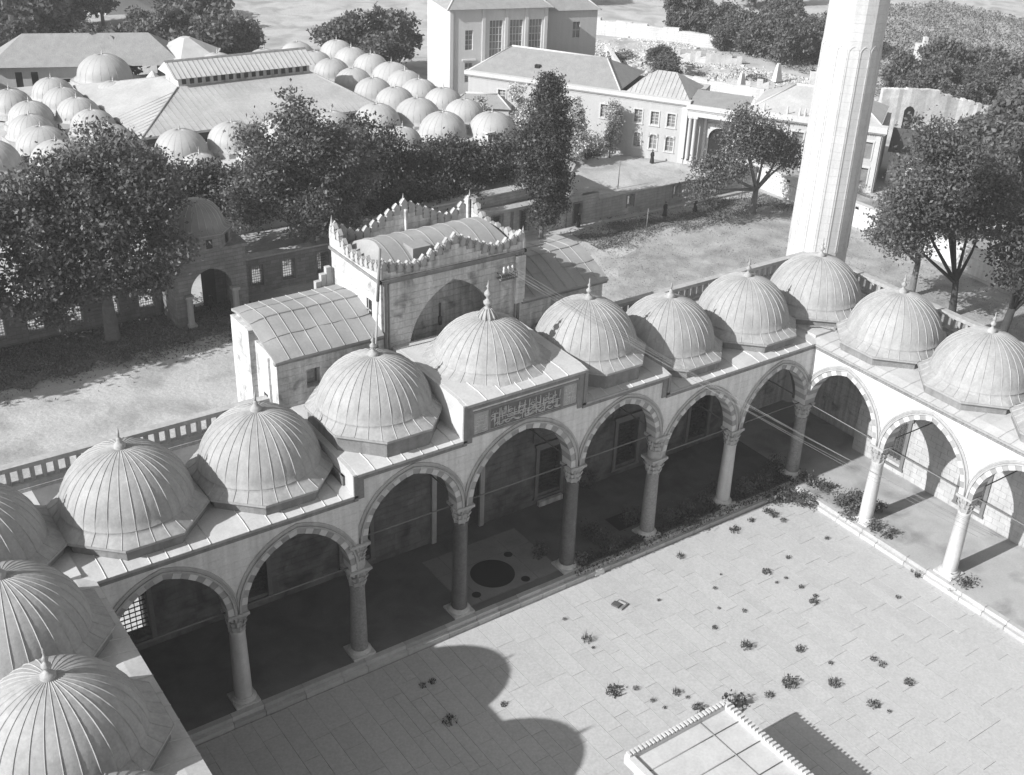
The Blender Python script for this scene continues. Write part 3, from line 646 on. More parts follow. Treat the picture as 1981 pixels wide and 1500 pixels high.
# ------------------------------------------------------------------ minaret
mn = thing('minaret', 'pale many-sided stone minaret shaft rising at the far right corner of the courtyard', 'minaret', (31.3, 8.4, ZG))
NF = 16
def poly(r, n=NF, o=0.5): return [(r*math.cos(2*math.pi*(k+o)/n), r*math.sin(2*math.pi*(k+o)/n)) for k in range(n)]
sh = MB().prism(poly(2.5), 0, 9.4).prism(poly(2.5), 9.4, 10.6, sc=.85)
sh.build('plinth', 'minaret', mn)
MB().prism(poly(2.09), 10.6, 47, sc=.81).build('shaft', 'minaret', mn)
rb = MB().extx([(-.03, 10.6), (.03, 10.6), (.03, 47), (-.03, 47)], -.05, .04).mesh('rib', ['minaret'])
for k in range(NF):
    a = 2*math.pi*(k+.5)/NF; o = link('rib', rb, mn, (2.135*math.cos(a), 2.135*math.sin(a), 0), a); o.rotation_euler = (0, -math.atan2(2.09*.19, 36.4), a)
    a = 2*math.pi*k/NF; rr = 2.09*math.cos(math.pi/NF)*(1-.19*(16.0/36.4))
    hm = MB(); P = arch_pts(.30, .42, 6)
    if k == 0: HOOD = None
    if HOOD is None:
        for p, q in zip(P[:-1], P[1:]): hm.add([(0, p[0], p[1]), (0, q[0], q[1]), (0, q[0]+q[2]*.05, q[1]+q[3]*.05), (0, p[0]+p[2]*.05, p[1]+p[3]*.05), (.03, p[0], p[1]), (.03, q[0], q[1]), (.03, q[0]+q[2]*.05, q[1]+q[3]*.05), (.03, p[0]+p[2]*.05, p[1]+p[3]*.05)], [(4, 5, 6, 7), (0, 1, 5, 4), (2, 3, 7, 6)])
        for s in (-1, 1): hm.box(0, .03, min(s*.3, s*.35), max(s*.3, s*.35), -13.5, 0)
        HOOD = hm.mesh('panel_moulding', ['minaret'])
    o = link('panel_moulding', HOOD, mn, (rr*math.cos(a), rr*math.sin(a), 26.6), a); o.rotation_euler = (0, -math.atan2(2.09*.19, 36.4), a)
MB().prism(poly(2.0), 46, 48, sc=1.55).prism(poly(3.1), 48, 48.3).prism(poly(3.0), 48.3, 49.3).prism(poly(1.7), 49.3, 56).build('balcony', 'minaret', mn)
MB().lathe([(1.9, 56), (.05, 66)], 16).build('cone_roof', 'lead', mn)
# ------------------------------------------------------------------ fountain kiosk (only its near corner shows)
fo = thing('fountain_kiosk', 'low flat-roofed fountain kiosk with white crenellated rim at the bottom edge', 'fountain')
FX0, FX1, FY0, FY1, FZ = -4.6, 1.45, -20.5, -14.95, 2.6
MB().box(FX0+.35, FX1-.35, FY0+.35, FY1-.35, ZC, FZ-.35).build('basin_wall', 'marble', fo)
MB().box(FX0+.3, FX1-.3, FY0+.3, FY1-.3, FZ-.35, FZ+.02).build('roof', 'leadroof', fo)
rm = MB()
for (a, b, c, d) in ((FX0, FX1, FY1-.3, FY1), (FX0, FX1, FY0, FY0+.3), (FX0, FX0+.3, FY0+.3, FY1-.3), (FX1-.3, FX1, FY0+.3, FY1-.3)): rm.box(a, b, c, d, FZ-.3, FZ+.22)
rm.build('rim', 'whitepl', fo)
tm = MB().box(-.055, .055, -.14, .14, 0, .13).mesh('rim_tooth', ['whitepl'])
for k in range(27): link('rim_tooth', tm, fo, (FX0+.12+k*(FX1-FX0-.24)/26, FY1-.15, FZ+.22))
for k in range(25): link('rim_tooth', tm, fo, (FX1-.15, FY0+.12+k*(FY1-FY0-.24)/24, FZ+.22), R_(90))
for k in range(3): MB().tube([(FX0+.3, FY1-1.2-k*1.4, FZ+.04), (FX1-.32, FY1-1.2-k*1.4, FZ+.04)], .03, 4).build('roof_seam', 'leaddark', fo)
MB().tube([(-.4, FY1-.3, FZ+.05), (-.4, FY0+.3, FZ+.05)], .03, 4).build('roof_seam', 'leaddark', fo)
# ------------------------------------------------------------------ ground
gn = 120; xs = np.concatenate([np.linspace(-400, -60, 12), np.linspace(-50, 160, 70), np.linspace(175, 600, 12)]); ys = np.concatenate([np.linspace(-300, -30, 8), np.linspace(-20, 180, 68), np.linspace(195, 650, 12)])
gv = []
for y in ys:
    for x in xs:
        z = ZG
        if y > 34 or x > 34: z += .07*math.sin(x*.31+y*.17)*math.sin(y*.23-x*.11)
        if x > 40: z += .9*max(0, min(1, (x-78)/20))*(1+.4*math.sin(x*.2+y*.13))
        z = min(z, ZG) if x < 66 else z
        d = max(0, math.hypot(max(x, 0), max(y, 0))-230); z += d*.02
        gv.append((x, y, z))
nxg = len(xs)
g = MB().add(gv, [(j*nxg+i, j*nxg+i+1, (j+1)*nxg+i+1, (j+1)*nxg+i) for j in range(len(ys)-1) for i in range(nxg-1)], 0, True)
g.build('ground', 'ground', kind='structure')
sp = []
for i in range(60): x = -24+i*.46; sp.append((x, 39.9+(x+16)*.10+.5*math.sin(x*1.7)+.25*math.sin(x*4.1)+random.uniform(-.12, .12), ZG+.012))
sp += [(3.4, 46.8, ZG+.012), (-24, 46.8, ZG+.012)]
MB().add(sp, [list(range(len(sp)))]).build('garden_soil_shade', 'shadesoil', kind='structure')  # dark soil sheet cut to the tree shadow, its shade deepened by colour
# grassy lawn right of the portal, slightly above the dust
lawn = MB(); pts = [(30.5, 9.5), (36, 20), (33, 31), (38, 37.5), (45, 39.5), (55, 40), (64.5, 41), (65.2, 30), (65.3, 16), (64, 2), (60, -12), (44, -14), (34, -6)]
lv = [(x, y, ZG+.012) for x, y in pts]; lawn.add(lv, [list(range(len(lv)))]).build('lawn', 'grassy', kind='structure')
# ------------------------------------------------------------------ leaves and trees
def leaf_mesh(name, P, size, mt, flat=.35):
    n = len(P); d1 = rng.normal(size=(n, 3)); d1 /= np.linalg.norm(d1, axis=1)[:, None]
    nn = rng.normal(size=(n, 3)); nn[:, 2] += flat*2; d2 = np.cross(d1, nn); d2 /= np.linalg.norm(d2, axis=1)[:, None]+1e-9
    s = size*rng.uniform(.55, 1.3, n)[:, None]; a = d1*s; b = d2*s*.62
    V = np.empty((n, 4, 3)); V[:, 0] = P-a; V[:, 1] = P-b*.9+a*.1; V[:, 2] = P+a; V[:, 3] = P+b*.9+a*.1
    me = bpy.data.meshes.new(name); me.vertices.add(4*n); me.vertices.foreach_set('co', V.reshape(-1)); me.loops.add(4*n)
    me.loops.foreach_set('vertex_index', np.arange(4*n, dtype=np.int32)); me.polygons.add(n)
    me.polygons.foreach_set('loop_start', np.arange(0, 4*n, 4, dtype=np.int32)); me.update(calc_edges=True); me.materials.append(M[mt]); return me
def crown_pts(blobs, n, clump=.55, per=26):
    if len(blobs) > 1:
        sat = []
        for (x, y, z, a, b, c) in blobs:
            for q in range(6):
                u = rng.normal(size=3); u /= np.linalg.norm(u); k = rng.uniform(.85, 1.15); f = rng.uniform(.22, .42)
                sat.append((x+u[0]*a*k, y+u[1]*b*k, max(z+u[2]*c*k, .8), a*f, b*f, c*f*.8))
        blobs = [(x, y, z, a*.86, b*.86, c*.86) for x, y, z, a, b, c in blobs]+sat
    out = []; tot = sum(b[3]*b[4]*b[5] for b in blobs)**1.0
    for (cx, cy, cz, rx, ry, rz) in blobs:
        k = max(4, int(n*(rx*ry*rz)/tot/per)); u = rng.normal(size=(k, 3)); u /= np.linalg.norm(u, axis=1)[:, None]
        rad = rng.uniform(0.25, 1.0, k)**.45; c = u*rad[:, None]*np.array([rx, ry, rz])+np.array([cx, cy, cz])
        q = np.repeat(c, per, axis=0)+rng.normal(size=(k*per, 3))*np.array([1, 1, .7])*clump*rng.uniform(.5, 1.3, (k, 1)).repeat(per, axis=0); out.append(q)
    return np.concatenate(out)
def rand_blobs(h0, h1, rad, k, seed, sq=.85):
    r = random.Random(seed); out = []
    for i in range(k):
        f = r.random(); z = h0+(h1-h0)*f; rr = rad*math.sin(math.pi*(.18+.72*f))**.6*.62; a = r.random()*6.28
        s = r.uniform(.32, .5)*rad; out.append((rr*math.cos(a), rr*math.sin(a), z, s, s, s*sq))
    return out
def tree(name, label, loc, blobs, n, size, leafm='leaf', trunk=(.4, 3.5), barkm='bark', group=None, cat='tree', lean=(0, 0), clump=.55, zg=None, limbs=7, stems=1):
    t = thing(name, label, cat, (loc[0], loc[1], ZG if zg is None else zg), 0, group)
    tr = MB(); r0, h = trunk; top = Vector((lean[0], lean[1], h))
    for s_ in range(stems):
        off = (s_*.35, s_*.2); tr.tube([(off[0], off[1], -.1), (off[0], off[1], .15), (lean[0]*.4+off[0], lean[1]*.4, h*.5), tuple(top)], [r0*1.5, r0*1.1, r0*.9, r0*.75], 9)
    bs = sorted(blobs, key=lambda b: -b[3]*b[4])[:limbs]
    for b in bs:
        c = Vector(b[:3]); mid = top.lerp(c, .5)+Vector((random.uniform(-.3, .3), random.uniform(-.3, .3), -.25)); tr.tube([tuple(top-Vector((0, 0, .3))), tuple(mid), tuple(c), tuple(c+Vector((0, 0, b[5]*.6)))], [r0*.55, r0*.36, r0*.16, .02], 6)
        for q in range(3):
            e = c+Vector((random.uniform(-1, 1)*b[3], random.uniform(-1, 1)*b[4], random.uniform(-.3, .9)*b[5])); tr.tube([tuple(mid.lerp(c, .5)), tuple(c.lerp(e, .5)+Vector((0, 0, .2))), tuple(e)], [r0*.16, r0*.1, .015], 4)
    tr.build('trunk', barkm, t)
    link('crown', leaf_mesh('crown', crown_pts(blobs, n, clump), size, leafm), t); return t
def lb(loc, L): return [(x-loc[0], y-loc[1], z-ZG, a, b, c) for x, y, z, a, b, c in L]
def scatter(name, n, f, size, mt, z0=ZG, h=.12):
    P = []
    while len(P) < n:
        x, y = f()
        k = .5+.5*math.sin(x*.9+2*math.sin(y*.7))*math.sin(y*1.3+1.5*math.sin(x*.5))
        if random.random() < k**1.5+.1: P.append((x, y, z0+random.random()*h))
    link(name, leaf_mesh(name, np.array(P), size, mt, 0), None, kind='stuff')
def _f1():
    x = random.uniform(38, 65); c = 42.6+.9*math.sin(x*.45); return x, c+random.gauss(0, 1.25)
scatter('shadow_grass', 30000, _f1, .085, 'weedgrass')  # grass strewn along the cypress shadow to paint it darker on the lawn
def _f2(): return random.uniform(-22, 4), 43.8+random.gauss(0, 1.9)
scatter('shadow_grass', 36000, _f2, .11, 'weedgrass')  # grass spread over the tree-shaded yard to deepen its shadow
def _f3(): return random.uniform(30, 65.5), random.uniform(-8, 42)
scatter('lawn_tufts', 14000, _f3, .065, 'weedgrass', h=.05)
def _f4():
    x = random.uniform(109, 185); y = random.uniform(48, 112)
    return (x, y) if x*.56+y*.83 > 103 else (random.uniform(120, 150), random.uniform(60, 90))
scatter('hillside_scrub', 42000, _f4, .24, 'weedgrass', ZG+1.0, .9)
# big plane tree left
T1 = (-8.07, 44.3)
tree('plane_tree', 'huge dark leafy plane tree left of the small domed gate', T1, lb(T1, [(-8.5, 43, 9.5, 4.4, 4, 3.8), (-12.5, 43, 8.0, 3.3, 3.5, 3.2), (-5, 43, 11, 3.6, 3.6, 3.2), (-4.2, 43.5, 9.2, 2.2, 2.6, 2.6), (-9, 42, 5.6, 3.4, 3, 2.4), (-13.5, 42, 4.6, 2.6, 3, 2.2), (-4.5, 41.6, 5.9, 2.6, 2.6, 2.0), (-7, 45, 13.0, 3.0, 3, 2.0), (-14, 44, 10.5, 2.6, 3, 2.4), (-10.5, 44, 12.2, 2.8, 3, 2.0), (-6, 41.5, 3.9, 1.5, 1.5, 1.0)]), 46000, .18, 'leaf', (.55, 4.5), 'bark', 'plane trees along the precinct wall')
T0 = (-24, 42)
tree('plane_tree', 'leafy plane tree at the left picture edge shading the dusty yard', T0, lb(T0, [(-19, 43.5, 8, 4, 3.6, 4), (-24, 43.5, 9, 4.5, 4, 4.5), (-28, 43, 8, 4, 4, 4), (-22, 43.5, 12.5, 3.5, 3.4, 2.5), (-17.5, 42.5, 5, 2.2, 2.5, 2)]), 26000, .26, 'leaf', (.5, 4), 'bark', 'plane trees along the precinct wall')
TX = (-36, 41)
tree('plane_tree', 'plane tree outside the left edge whose shadow reaches the yard', TX, lb(TX, [(-33, 44, 11, 5, 4.5, 4.5), (-38, 43.5, 11, 5, 4.5, 4.5), (-35, 43.5, 15, 4, 3.4, 3), (-31, 42, 7, 3, 3.5, 3)]), 14000, .34, 'leaf', (.5, 4), 'bark', 'plane trees along the precinct wall')
T2 = (11.04, 47.6)
tree('plane_tree', 'tall plane tree right behind the domed gate with sunlit pale leaf tips', T2, lb(T2, [(10.3, 47, 11.9, 2.5, 2.6, 2.4), (12.3, 47, 9.4, 3.2, 3, 3), (7.6, 48, 9.0, 2.8, 2.8, 3.0), (14.2, 48, 7.2, 2.6, 3, 2.6), (10.2, 46, 6.2, 2.8, 2.5, 2.2), (6.0, 48.5, 6.3, 2.2, 2.5, 2.4), (10.3, 47.5, 13.7, 1.4, 1.5, 1.2), (13, 46, 4.2, 2, 2, 1.4)]), 32000, .18, 'leaf', (.35, 4.2), 'bark', 'plane trees along the precinct wall')
T3 = (20.5, 54)
tree('chestnut_tree', 'broad dark tree in front of the domed building between plane tree and cypress', T3, lb(T3, [(16.5, 53, 6.2, 3.2, 3, 2.8), (21, 54, 6.7, 3.5, 3, 3.2), (25.2, 54, 4.9, 2.8, 3, 2.4), (28.8, 54, 5.2, 2.7, 3, 2.6), (22, 51, 3.2, 4, 2.4, 2.6), (27, 51, 3.0, 3.4, 2.4, 2.2), (17, 50.5, 2.6, 3, 2.4, 2.4)]), 30000, .18, 'leafdark', (.4, 3), 'bark', 'dark trees in the raised garden')
T3b = (1.5, 57)
tree('chestnut_tree', 'dark tree behind the small gate dome below the row of domes', T3b, lb(T3b, [(-1, 56, 5, 3.4, 3, 2.8), (3, 57, 5.3, 3.4, 3, 2.7), (6.5, 56, 4.8, 3, 3, 2.6), (10.5, 57, 4, 2.5, 3, 2.6), (2, 54, 2.0, 3.5, 2, 2)]), 20000, .18, 'leafdark', (.4, 3), 'bark', 'dark trees in the raised garden')
T3c = (31.5, 55)
tree('chestnut_tree', 'dark low tree on the raised garden wall left of the cypress', T3c, lb(T3c, [(31.5, 53, 4.4, 2.6, 2.4, 2.0), (34.3, 53, 4.2, 2.6, 2.4, 1.8), (37.5, 54, 4.0, 2.2, 2.2, 1.8), (40, 55, 3.8, 1.8, 2, 1.5)]), 12000, .18, 'leafdark', (.3, 3), 'bark', 'dark trees in the raised garden')
# cypress
TC = (34.6, 45.4)
cb = []
r = random.Random(5)
for i in range(34):
    f = i/33; z = 3.2+f*12.4; w_ = 2.8*(math.sin(math.pi*min(1, (.16+.80*f)))**.75)*(1 if f < .8 else (1-f)*4+.2); a = r.random()*6.28
    s = .55+.75*math.sin(math.pi*(.2+.7*f)); cb.append((math.cos(a)*w_*.55, math.sin(a)*w_*.55, z, s*.95, s*.95, s*1.15))
tree('cypress_tree', 'tall dark ragged cypress standing by the wall near the small door', TC, cb, 26000, .15, 'leafdark', (.22, 4.0), 'bark', None, 'tree', (0.15, 0), .38, limbs=10)
# tree in the lawn near the wall corner
T5 = (59.26, 40.5)
tree('acacia_tree', 'leaning tree with forked trunk in the lawn left of the minaret', T5, lb(T5, [(56.5, 40.5, 7.0, 2.6, 2.4, 2.2), (53, 40, 4.6, 2.4, 2.2, 1.7), (60, 40.5, 6.4, 2.6, 2.4, 2.0), (63, 41, 5.2, 2.2, 2.2, 1.7), (57, 41, 9.0, 1.8, 1.8, 1.3), (51.3, 40, 2.6, 1.5, 1.5, 1.1), (64.5, 41, 3.6, 1.5, 1.5, 1.2)]), 18000, .15, 'leaf', (.36, 2.9), 'bark', 'trees on the lawn', lean=(.1, 0))
T6 = (56.2, 12.3)
tree('acacia_tree', 'large dark tree with spreading black limbs at the right edge', T6, lb(T6, [(52, 12.5, 12.0, 3.4, 3.2, 3.0), (55.3, 12, 10.8, 2.9, 3.0, 2.8), (48.5, 13, 10.3, 2.8, 2.8, 2.2), (53, 12, 8.4, 3, 2.8, 2.0), (57.3, 12, 7.6, 2.0, 2.4, 1.8), (50.5, 13.5, 15.0, 2.2, 2.2, 1.8), (47.5, 13, 7.6, 1.8, 1.8, 1.4)]), 26000, .17, 'leaf', (.34, 3.6), 'barkdark', 'trees on the lawn', lean=(-.6, 0), limbs=9)
T7 = (56.4, 17.0)
tree('acacia_tree', 'slimmer tree with straight trunk left of the large dark tree at right', T7, lb(T7, [(54, 16.8, 4.6, 1.6, 1.6, 1.2), (51.5, 17, 6.0, 1.8, 1.8, 1.3), (56.5, 16.5, 6.2, 1.8, 1.8, 1.4), (53.5, 17.5, 8.0, 2.0, 1.8, 1.5)]), 10000, .15, 'leaf', (.32, 3.6), 'bark', 'trees on the lawn')
T8 = (52.5, 5.2)
tree('acacia_tree', 'dark tree cut by the right picture edge', T8, lb(T8, [(54, 5, 8.5, 3, 3, 3), (57, 5, 11, 3.4, 3.2, 3), (52, 5, 6, 2.2, 2.2, 1.6), (58, 8, 14, 3, 3, 2.6), (60, 4, 8, 3, 3, 3)]), 16000, .18, 'leafdark', (.42, 4.2), 'barkdark', 'trees on the lawn', lean=(.8, 0))
T9 = (70.5, 26)
tree('acacia_tree', 'tree behind the white precinct wall right of the minaret, brightly sunlit', T9, lb(T9, [(70.5, 27, 3.2, 2.2, 2.4, 2.0), (71.5, 24.5, 4.4, 2.4, 2.2, 1.8), (69.5, 29, 4.6, 1.5, 1.6, 1.2)]), 5000, .23, 'leaf', (.25, 2.4), 'bark', 'trees behind the right wall')
T10 = (76, 17)
tree('acacia_tree', 'bushy tree behind the white precinct wall near the right edge', T10, lb(T10, [(75, 19, 4.2, 3, 3, 2.6), (78, 15, 4.6, 3.2, 3, 2.6), (82, 12, 4.0, 3.2, 3, 2.6), (80, 22, 4, 3, 3, 2.4), (72, 12, 3, 2.4, 2.4, 2.2), (74, 6, 4, 3, 3, 3)]), 8000, .28, 'leafdark', (.3, 2.4), 'bark', 'trees behind the right wall')
# pale young poplars in front of the school
for (x, y, h, rr, lm, lab) in ((52.06, 62.6, 6.6, 1.1, 'leafpale', 'young pale poplar right of the cypress'), (48.5, 68.5, 7.2, 2.3, 'leafpale', 'pale thin-leaved tree left of the cypress before the long facade'), (44.5, 71.5, 5.5, 1.8, 'leafpale', 'pale tree beside the last domes and the school end'), (57.6, 63.1, 5.8, .5, 'leafpale', 'almost bare sapling in front of the plaster facade'), (59.0, 64.3, 4.8, .45, 'leafpale', 'bare thin sapling by the facade right of the pale bushes')):
    bl = [(random.uniform(-.3, .3)*rr, random.uniform(-.3, .3)*rr, 1.0+(h-.8)*f, rr*(1.05-.75*f), rr*(1.05-.75*f), .8) for f in np.linspace(.1, 1, 8)]
    tree('poplar_tree', lab, (x, y), bl, 1500 if rr > .6 else 120, .15, lm, (.09, h*.6), 'bark', 'young trees before the school', clump=.3, limbs=3)
def bush(name, label, x, y, z, rx, ry, rz, n, size, lm='leaf', group=None, cat='bush'):
    me = leaf_mesh('leaves', crown_pts([(0, 0, rz*.6, rx, ry, rz)], n, .12+.12*rx, 12), size, lm)
    P = link(name, me, None, (x, y, z), 0, None, label, cat, group); return P
bush('garden_bush', 'pale feathery shrubs along the foot of the plaster facade', 55.5, 66.0, ZG, 2.6, 1.4, 1.8, 2200, .17, 'leafpale')
bush('garden_bush', 'low dark hedge strip in front of the facade shrubs', 54.5, 64.6, ZG, 3.4, .6, .5, 900, .16, 'leafdark')
# ------------------------------------------------------------------ precinct wall
YW = 46.9
def grille(parent, xc, zc_, w_, h, y0, y1, nx_=6, nz_=7, th=.03):
    g = MB()
    for k in range(1, nx_): g.box(xc-w_/2+k*w_/nx_-th/2, xc-w_/2+k*w_/nx_+th/2, y0, y1, zc_-h/2, zc_+h/2)
    for k in range(1, nz_): g.box(xc-w_/2, xc+w_/2, y0-.005, y1+.005, zc_-h/2+k*h/nz_-th/2, zc_-h/2+k*h/nz_+th/2)
    return g.build('window_grille', 'iron', parent)
def wall_run(name, label, x0, x1, ztop, wins, mt='oldwall', y0=YW, th=.75, wz=(-.75, 1.1), cap=True, step=None):
    t = thing(name, label, 'wall', (0, 0, 0)); m = MB(); xs = [x0]
    wins = sorted(wins, key=lambda q: q[0])
    for (c, w_) in wins:
        m.box(xs[-1], c-w_/2, y0, y0+th, ZG-.3, ztop); m.box(c-w_/2, c+w_/2, y0, y0+th, ZG-.3, wz[0]); m.box(c-w_/2, c+w_/2, y0, y0+th, wz[1], ztop); xs.append(c+w_/2)
    m.box(xs[-1], x1, y0, y0+th, ZG-.3, ztop); m.build('masonry', mt, t)
    if cap:
        c = x0; 
        while c < x1-.05:
            l = min(random.uniform(1.0, 1.9), x1-c); h = random.uniform(-.02, .02)
            MB().box(c+.01, c+l-.01, y0-.12, y0+th+.12, ztop+.001, ztop+.14+h).build('coping_stone', 'mould', t); c += l
    for (c, w_) in wins:
        grille(t, c, sum(wz)/2, w_, wz[1]-wz[0], y0+.35, y0+.38, 6, 8)
        fr_ = MB()
        for a in (-1, 1): fr_.box(min(c+a*w_/2, c+a*(w_/2+.13)), max(c+a*w_/2, c+a*(w_/2+.13)), y0-.05, y0-.001, wz[0]-.1, wz[1]+.12)
        fr_.box(c-w_/2, c+w_/2, y0-.05, y0-.001, wz[1], wz[1]+.12); fr_.build('window_frame', 'mouldark', t)
    return t
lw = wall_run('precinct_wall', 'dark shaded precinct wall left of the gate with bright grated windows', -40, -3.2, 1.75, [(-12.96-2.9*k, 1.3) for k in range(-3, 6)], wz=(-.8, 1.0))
MB().box(-40, -3.2, YW-.08, YW-.001, 1.25, 1.37).build('string_course', 'mouldark', lw)
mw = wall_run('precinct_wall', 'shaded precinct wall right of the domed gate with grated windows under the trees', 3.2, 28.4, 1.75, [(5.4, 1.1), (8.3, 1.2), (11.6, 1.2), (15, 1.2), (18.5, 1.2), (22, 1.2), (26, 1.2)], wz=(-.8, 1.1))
nw = wall_run('precinct_wall', 'grey stone wall section behind the cypress with three grated windows and drainpipes', 28.4, 39.2, 1.55, [(30.3, 1.2), (33.55, 1.0), (36.95, 1.1)], mt='greywall', wz=(-.95, 1.2))
for xx in (31.9, 32.1, 38.8): MB().tube([(xx, YW-.1, ZG), (xx, YW-.1, 1.3)], .045, 5).build('drainpipe', 'iron', nw)
dr = thing('precinct_wall', 'short wall bay with the small dark open doorway beyond the cypress', 'wall')
MB().box(39.2, 39.75, YW, YW+.75, ZG-.3, 1.7).box(40.75, 43.0, YW, YW+.75, ZG-.3, 1.5).box(39.75, 40.75, YW, YW+.75, .75, 1.8).build('masonry', 'greywall', dr)
bx('door_leaf', 'wood', dr, 40.1, 40.74, YW+.3, YW+.38, ZG, .7)
MB().box(39.62, 39.75, YW-.06, YW-.001, ZG, .8).box(40.75, 40.88, YW-.06, YW-.001, ZG, .8).box(39.62, 40.88, YW-.06, YW-.001, .8, .95).build('door_frame', 'mouldark', dr)
bx('lintel_stone', 'mould', dr, 39.1, 43.0, YW-.12, YW+.9, 1.81, 1.95)
ew = wall_run('precinct_wall', 'long low wall beyond the small doorway with three narrow openings and pale coping', 43.0, 66.0, .72, [(47.3, .9), (53.8, .9), (60.0, .9)], mt='greywall', wz=(-.75, .45))
MB().box(43, 65, YW-1.3, YW-.9, ZG-.1, ZG+.22).build('low_kerb', 'mould', ew)
# white right wall
rw = thing('retaining_wall', 'bright white precinct wall running along the right side of the lawn', 'wall')
MB().box(66.0, 66.7, -25, YW+.7, ZG-.3, .1).box(66.25, 66.7, -25, YW+.7, .1, .75).build('masonry', 'whitewall', rw)
y = -25
while y < YW+.5:
    l = random.uniform(1.2, 2.2); MB().box(66.12, 66.9, y+.01, min(y+l, YW+.7)-.01, .751, .95+random.uniform(-.02, .02)).build('coping_stone', 'whitepl', rw); y += l
for k in range(14): MB().prism([(66.1+.0, 0)]*0 or [(66.2, -.22+2.6+k*3.3), (66.24, -.22+2.6+k*3.3), (66.24, .22+2.6+k*3.3), (66.2, .22+2.6+k*3.3)], .35, .6).build('scupper', 'dark', rw)
MB().box(66.9, 70.2, -25, YW, ZG-.3, .35).build('terrace', 'grassy', kind='structure')
# ------------------------------------------------------------------ small domed gate
gt = thing('domed_gate', 'small shaded stone gate with ribbed dome and open pointed doorway in the precinct wall', 'gate', (0, 0, 0))
gm = MB(); arch_wall(gm, -3.0, 3.1, 1.2, 1.75, 1.95, 4.6, 43.5, 44.1)
gm.box(-3.0, -1.75, 43.5, 44.1, ZG, 1.2).box(1.75, 3.1, 43.5, 44.1, ZG, 1.2).box(-3.0, -2.4, 44.1, 47.6, ZG, 4.6).box(2.5, 3.1, 44.1, 47.6, ZG, 4.6)
gm.box(-2.4, -1.5, 46.9, 47.6, ZG, 4.6).box(1.5, 2.5, 46.9, 47.6, ZG, 4.6).box(-1.5, 1.5, 46.9, 47.6, 2.4, 4.6)
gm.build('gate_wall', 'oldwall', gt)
MB().box(-3.2, 3.3, 43.3, 47.8, 4.6, 4.85).build('cornice', 'mouldark', gt)
pz = MB().prism(octa(2.45), 4.85, 6.05).build('drum', 'oldwall', gt, loc=(.05, 45.6, 0))
for k in range(8):
    a = k*math.pi/4-math.pi/2; o = MB().box(-.02, .05, -.25, .25, 5.0, 5.75).build('drum_window', 'dark', pz); o.rotation_euler = (0, 0, a); o.location = (2.43*math.cos(a), 2.43*math.sin(a), 0)
gd = MB().prism(octa(2.6), 6.05, 6.15).lathe([(2.62, 6.15), (2.3, 6.3), (2.15, 6.6), (2.05, 7.0), (1.8, 7.5), (1.4, 7.95), (.8, 8.25), (.05, 8.38)], 32)
gdo = gd.build('dome', 'leaddark', gt, loc=(.05, 45.6, 0))
sr = MB()
for k in range(24):
    a = k*math.pi/12; sr.tube([(r*math.cos(a), r*math.sin(a), z+.01) for r, z in ((2.6, 6.16), (2.3, 6.3), (2.15, 6.6), (2.05, 7.0), (1.8, 7.5), (1.4, 7.95), (.8, 8.25))], .025, 3)
sr.build('lead_seams', 'leadroof', gdo)
for s in (-1, 1):
    c = MB().box(-.35, .35, -.35, .35, 0, .25).lathe([(.3, .25), (.26, .4), (.25, 2.4), (.3, 2.5)], 14).box(-.34, .34, -.3, .3, 2.5, 2.75)
    c.build('column', 'mould', gt, loc=(s*1.95, 43.35, ZG))
MB().box(.35, 1.5, 46.6, 46.7, ZG, 2.35).build('door_leaf', 'wood', gt)
rl = MB()
for z in (-.1, .55): rl.box(-1.5, .1, 48.6, 48.65, z, z+.05)
for k in range(3): rl.box(-1.4+k*.7, -1.36+k*.7, 48.6, 48.65, ZG, .6)
rl.build('railing', 'iron', gt)
# ------------------------------------------------------------------ raised garden wall behind
tg = thing('garden_wall', 'high stone garden wall with pale coping turning back behind the cypress', 'wall')
def seg_wall(t, pts, z0, z1, th, mt, cap='whitepl', over=.25, nm='masonry', capn='coping'):
    m = MB(); c = MB()
    for (a, b) in zip(pts[:-1], pts[1:]):
        d = Vector((b[0]-a[0], b[1]-a[1])); n = Vector((-d.y, d.x)).normalized(); q = ((a[0]+b[0])/2+n.x*th/2, (a[1]+b[1])/2+n.y*th/2)
        m.obox(q, d, d.length, th, z0, z1)
        for i in range(max(1, int(d.length/1.5))):
            k = max(1, int(d.length/1.5)); f = (i+.5)/k; e = (a[0]+d.x*f+n.x*th/2, a[1]+d.y*f+n.y*th/2)
            MB().obox(e, d, d.length/k-.02, th+over, z1+.001, z1+.16+random.uniform(-.03, .03)).build('coping_stone', cap, t)
    m.build(nm, mt, t)
seg_wall(tg, [(12, 48.2), (29.8, 48.4), (40.0, 48.5)], ZG, 2.75, .9, 'greywall', 'mould', .5)
seg_wall(tg, [(40.0, 48.5), (43.2, 51.8), (43.0, 60)], ZG, 2.95, .9, 'stone', 'mould', .5)
MB().add([(12, 49, 2.4), (40, 49, 2.4), (42.3, 52, 2.4), (42, 60, 2.4), (12, 60, 2.4)], [(0, 1, 2, 3, 4)]).build('garden_terrace', 'grassy', kind='structure')
MB().extx([(YW+.75, 1.5), (48.2, 1.62), (48.2, 1.0), (YW+.75, 1.0)], 28.4, 41).build('lean_to_roof', 'mould', nw)
